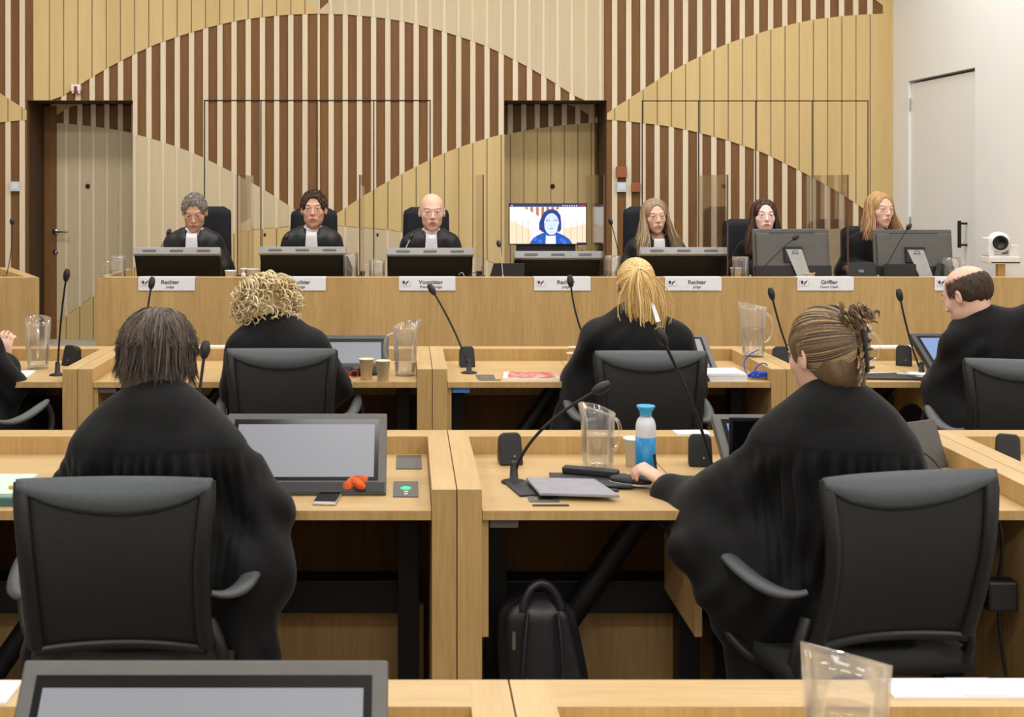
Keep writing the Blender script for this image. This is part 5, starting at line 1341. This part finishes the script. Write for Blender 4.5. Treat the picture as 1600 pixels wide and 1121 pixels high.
        P = []; K = 12; u = np.linspace(0, 1, K)
        for i in range(2800):
            ph = rng.uniform(.16 * PI, 1.84 * PI) if rng.uniform() < .85 else rng.uniform(-PI, PI); front = abs((ph + PI) % (2 * PI) - PI) < .9
            lo = 1.0 if not front else .5
            th0 = rng.uniform(.0, .9); th1 = th0 + rng.uniform(.5, 1.15); th1 = min(th1, 2.2 if not front else 1.2); th = th0 + (th1 - th0) * np.minimum(u / .75, 1)
            v_ = 1.06 + rng.uniform(.0, .12) * np.clip(u * 1.4, 0, 1); f = np.clip((u - .75) / .25, 0, 1)
            cx, cy = -.10, -.30     # whorl offset
            x = .079 * v_ * np.sin(th) * math.sin(ph); y = -.012 + .099 * v_ * np.sin(th) * math.cos(ph) - .010 * (1 - u); z = .030 + .091 * v_ * np.cos(th) - f * (.055 if th1 > 1.6 else .012)
            fl = rng.uniform(-.004, .016); x = x + math.sin(ph) * fl * f ** 2; y = y + math.cos(ph) * fl * f ** 2
            x = x + .003 * np.sin(u * 4 + ph * 9)
            P.append(np.stack([x, y, z], 1))
        strands('hair_locks', np.array(P), [.001] + [.0024] * 8 + [.002, .0014, .0004], tones, c, Hs)
    elif style == 'clip':
        c = hair_cap(tones, t, Hs, 1.05, [FACE, ((0, .06, -.185), (.14, .15, .125))] + [((q * .095, .012, -.02), (.032, .026, .036)) for q in (-1, 1)], [((0, -.06, -.035), (.060, .05, .055))])
        P = []; K = 11; u = np.linspace(0, 1, K)[:, None]
        for i in range(1700):
            s_ = 1 if rng.uniform() < .5 else -1
            hz = rng.uniform(-.8, .75); a0 = rng.uniform(.28, 1.9) * s_
            if hz < .3: a0 = s_ * max(abs(a0), 1.3 + .3 * max(0, .0 - hz))
            r = math.sqrt(1 - hz * hz); d = np.array((r * math.sin(a0), r * math.cos(a0), hz))
            tz = .15 + .65 * hz; e = np.array((-.06 + .05 * s_, -1, tz)) ; D_ = slerp(d[None], e[None], u)
            P.append(SC_C + SC_R * D_ * (1.04 + .06 * np.sin(u * PI) * rng.uniform(.3, 1) + .10 * u ** 3))
        strands('hair_locks', np.array(P), [.001] + [.0023] * 8 + [.002, .0018], tones, c, Hs)
        P = []                     # twisted roll held by the clip, ends sticking out on top
        for i in range(260):
            z0 = rng.uniform(-.075, .075); a, b_ = rng.normal(0, 1, 2)
            uu = np.linspace(0, 1, K); x = -.010 + .014 * np.sin(uu * 4 + z0 * 20) * 1.1 + a * .004; y = -.122 - .018 * np.cos(uu * 3.5) + b_ * .004; z = z0 + .06 * uu
            P.append(np.stack([x, y, z], 1))
        for i in range(240):
            a, b_, g = rng.normal(0, 1, 3); uu = np.linspace(0, 1, K); L = rng.uniform(.012, .038)
            x = -.012 + a * .010 + (.018 + a * .014) * np.sin(uu * 2); y = -.118 - L * uu * (.75 + .3 * b_) ; z = .074 + .034 * np.sin(uu * 2.4) * (1 + .3 * g) - .010 * uu
            P.append(np.stack([x, y, z], 1))
        strands('hair_twist', np.array(P), [.0015] + [.0028] * 7 + [.002, .0014, .0005], tones, c, Hs)
        m = MB()
        for q in range(5): m.tube([tuple(Hs @ Vector(p)) for p in bez((-.006, -.146, .055 - q * .022), (.030, -.150, .06 - q * .022), (.038, -.118, .055 - q * .022), (.026, -.098, .05 - q * .022), 8)], .0035, 'black_gloss', 6)
        m.tube([tuple(Hs @ Vector(p)) for p in ((-.006, -.146, .062), (-.006, -.148, .0), (-.006, -.146, -.042))], .005, 'black_gloss', 6)
        m.build('hair_clip', c, label='dark claw clip')

# ------------------------------------------------------------------ the people
def judge(label, px, py_top, D, tpx, skin, hair, style, hs=1.0, yaw=0, pitch=0, roll=0, fem=False, bib=True, sh_w=.138, Dt=8.52, sh_drop=0.0, iris='iris_dark', lips='lips', collar=False, robe='robe_satin', **kw):
    ox, oy = X(tpx, Dt), Dt            # floor point under the pelvis; the judge faces the viewer
    def loc(wx_, wy, wz_): return np.array((-(wx_ - ox), -(wy - oy), wz_ - PZ))
    top = W(px, py_top, D); head = loc(top.x, D + .02, top.z - .118 * hs)
    neck = np.array((head[0] * .45, head[1] - .055, head[2] - .150 * hs - sh_drop)); hip = np.array((0, -.05, .56))
    sz = neck[2] - .065
    sh = [np.array((neck[0] * .8 - sh_w, neck[1] - .01, sz)), np.array((neck[0] * .8 + sh_w, neck[1] - .01, sz))]
    el = [np.array((-.205, .09, .745)), np.array((.205, .09, .745))]; wr = [np.array((-.12, .285, .775)), np.array((.12, .285, .775))]
    return person(label, (ox, oy, PZ), PI, head, neck, hip, sh, el, wr, skin, hair, style, fem=fem, hs=hs, hyaw=yaw, open_neck=True, hpitch=pitch, hroll=roll, bib=bib, collar=collar,
                  robe=robe, iris=iris, lips=lips, folds=(9, .0042), fine=.0034, coarse=.012, rgrid=.008, sleeve=(.062, .072, .078), tall_collar=-.01, nr=.066, knees=[np.array((-.13, .36, .50)), np.array((.13, .36, .50))], **kw)
judge('grey haired judge looking down, white bib over a black gown', 303, 304, 8.32, 307, 'skin_tan', 'grey_hair', 'short', 1.02, yaw=.08, pitch=-.36)
judge('dark haired judge looking straight ahead, white bib over a black gown', 490, 300, 8.36, 488, 'skin_tan', 'brown_hair', 'short_full', 1.04, pitch=.03)
judge('bald presiding judge in a black gown with a pleated white bib', 675, 303, 8.34, 672, 'skin_fair', 'grey_hair', 'bald', 1.06, pitch=-.06, yaw=.04)
judge('woman judge with long ash blonde hair and a white bib', 1024, 313, 8.34, 1023, 'skin_fair', 'ash_blonde', 'long_full', .97, yaw=.06, roll=.05, fem=True, sh_drop=.015, sh_w=.135, lips='lips_soft')
judge('pale woman clerk with long dark brown hair behind a grey monitor', 1195, 312, 8.34, 1193, 'skin_pale', 'dark_brown', 'long_back', .99, yaw=-.08, pitch=.08, fem=True, bib=False, sh_drop=.03, sh_w=.135, iris='iris_blue', robe='robe_black')
judge('young blonde woman clerk in a black gown beside the white wall', 1377, 301, 8.36, 1362, 'skin_fair', 'honey_blonde', 'long_swept', 1.0, yaw=.20, fem=True, bib=False, collar=True, sh_drop=.03, sh_w=.135, iris='iris_blue', lips='lips_soft', robe='robe_black')

def seated(label, px_hip, D_hip, rz, **kw):
    """people in the desk rows, seen from behind; pts(...) turns world points into their frame"""
    ox, oy = X(px_hip, D_hip), D_hip
    Rm = np.array(Matrix.Rotation(-rz, 3, 'Z'))
    def L(px, py, D): p = W(px, py, D); return Rm @ np.array((p.x - ox, p.y - oy, p.z))
    return (ox, oy, 0), L
# grey haired person, near row left
o, L = seated('', 232, 3.04, 0)
person('grey haired person seen from behind in a black gown at lower left', o, 0, L(247, 566, 3.10), L(247, 640, 3.02), np.array((0, 0, .57)),
       [L(150, 712, 3.00), L(345, 708, 3.02)], [L(95, 830, 3.10), L(405, 800, 3.14)], [L(165, 790, 3.34), L(330, 782, 3.36)],
       'skin_fair', 'mouse_brown', 'layered', hs=1.04, hpitch=-.25, hyaw=-.05, face=True, folds=(7, .007), yoke=.965, pleat=.013, pfreq=210, coarse=.012, fine=.0045, rgrid=.0062, sleeve=(.058, .078, .082), body_k=1.06,
       extra=[('con', L(398, 800, 3.08), L(392, 900, 3.04), .070, .062, .07), ('con', L(392, 880, 3.03), L(388, 1080, 3.0), .062, .075, .07), ('con', L(395, 900, 3.04), L(300, 900, 3.08), .08, .09, .08), ('con', L(235, 920, 3.10), L(250, 1100, 3.12), .12, .13, .08)],
       tall_collar=.015)
# hair clip woman, near row right
o, L = seated('', 1330, 3.05, .0)
person('woman with a hair clip holding a pen, turned left in a black gown', o, 0, L(1289, 556, 3.06), L(1306, 640, 3.02), np.array((0, 0, .57)),
       [L(1212, 700, 3.08), L(1385, 712, 2.99)], [L(1120, 812, 3.20), L(1420, 830, 3.10)], [L(1050, 772, 3.34), L(1340, 790, 3.36)],
       'skin_fair', 'streaked', 'clip', hs=.98, hyaw=.42, hpitch=-.14, fem=True, folds=(8, .006), yoke=.965, pleat=.011, pfreq=210, coarse=.006, fine=.0045, rgrid=.0062,
       hand_dirs=[np.array((-.085, .045, .095)), np.array((-.05, .1, 0))], curls=(.8, .6), sleeve=(.060, .080, .085),
       extra=[('con', L(1306, 640, 3.02), L(1297, 600, 3.05), .060, .057, .012), ('con', L(1072, 786, 3.29), L(1086, 850, 3.12), .052, .058, .05), ('con', L(1086, 850, 3.12), L(1128, 915, 3.07), .056, .07, .05), ('con', L(1150, 800, 3.16), L(1190, 930, 3.08), .10, .10, .08), ('con', L(1195, 900, 3.10), L(1205, 1080, 3.10), .11, .12, .08), ('con', L(1300, 920, 3.12), L(1300, 1080, 3.14), .11, .12, .08)],
       tall_collar=.012, ears=True)
t = thing('pen', 'black pen held upright in the hand of the hair clip woman', 'pen', tuple(W(1030, 762, 3.40)))
MB().tube([(.0, 0, -.028), (-.014, .0, .092)], [.0025, .0045], 'black_plastic', 8).build('barrel', t)
# curly haired person, middle row
o, L = seated('', 440, 5.17, 0)
person('curly blonde haired person seen from behind in a black gown, head bent', o, 0, L(416, 478, 5.22), L(424, 518, 5.15), np.array((0, 0, .57)),
       [L(382, 548, 5.14), L(490, 545, 5.16)], [L(372, 610, 5.24), L(520, 606, 5.24)], [L(410, 590, 5.45), L(470, 590, 5.48)],
       'skin_fair', 'curl_blonde', 'curly', hs=.98, hyaw=.25, hpitch=-.45, hroll=-.10, folds=(9, .005), coarse=.013, fine=.005, rgrid=.010, yoke=.80, pleat=.003, fem=True, tall_collar=.012)
# ponytail person
o, L = seated('', 993, 5.16, 0)
person('person with a long straw blonde ponytail seen from behind in a black gown', o, 0, L(993, 447, 5.30), L(994, 500, 5.20), np.array((0, 0, .57)),
       [L(930, 530, 5.18), L(1056, 532, 5.18)], [L(905, 598, 5.28), L(1078, 600, 5.28)], [L(950, 588, 5.50), L(1040, 588, 5.50)],
       'skin_fair', 'straw_blonde', 'ponytail', hs=.97, hpitch=-.05, folds=(9, .005), coarse=.013, fine=.005, rgrid=.010, fem=True,
       extra=[('con', L(905, 600, 5.24), L(884, 690, 5.18), .07, .08, .06)], tall_collar=.01)
m = MB()
# white tab of the bib ribbon showing at the neck
tb = [o_ for o_ in bpy.data.objects if o_.name.startswith('person') and o_.get('label', '').startswith('person with a long straw')][0]
pq = [L(1017, 473, 5.12), L(1021, 472, 5.12), L(1032, 502, 5.08), L(1025, 504, 5.08)]
m.add([tuple(p) for p in pq] + [tuple(p + np.array((0, .006, 0))) for p in pq], [(0, 1, 2, 3), (7, 6, 5, 4), (0, 4, 5, 1), (1, 5, 6, 2), (2, 6, 7, 3), (3, 7, 4, 0)], 'linen_white'); m.build('ribbon', tb, label='white ribbon end')
# balding man, middle row right
o, L = seated('', 1590, 5.05, .25)
person('balding man leaning left over his desk in a black gown', o, .25, L(1512, 463, 5.12), L(1540, 508, 5.08), np.array((0, 0, .57)),
       [L(1498, 545, 5.12), L(1622, 500, 5.00)], [L(1475, 606, 5.22), L(1640, 600, 5.15)], [L(1468, 592, 5.44), L(1560, 595, 5.45)],
       'skin_fair', 'short_dark', 'fringe_round', hs=1.03, hyaw=.35, hpitch=-.38, hroll=.0, folds=(8, .006), coarse=.012, fine=.0045, rgrid=.010, tall_collar=.012,
       extra=[('con', L(1478, 600, 5.18), L(1490, 690, 5.12), .075, .10, .06)])
# person at the left edge, mostly outside the picture
o, L = seated('', -70, 5.20, -.1)
person('person cut off by the left edge, only a gown sleeve and raised fingers showing', o, -.1, L(-95, 455, 5.28), L(-90, 510, 5.22), np.array((0, 0, .57)),
       [L(-150, 540, 5.20), L(-28, 545, 5.20)], [L(-165, 610, 5.28), L(12, 606, 5.30)], [L(-100, 590, 5.45), L(2, 566, 5.42)],
       'skin_fair', 'brown_hair', 'layered', hs=1.0, hand_dirs=[np.array((0.05, .1, 0)), np.array((.01, .02, .1))], folds=(8, .006), coarse=.009, fine=.006, rgrid=.010, tall_collar=.012)
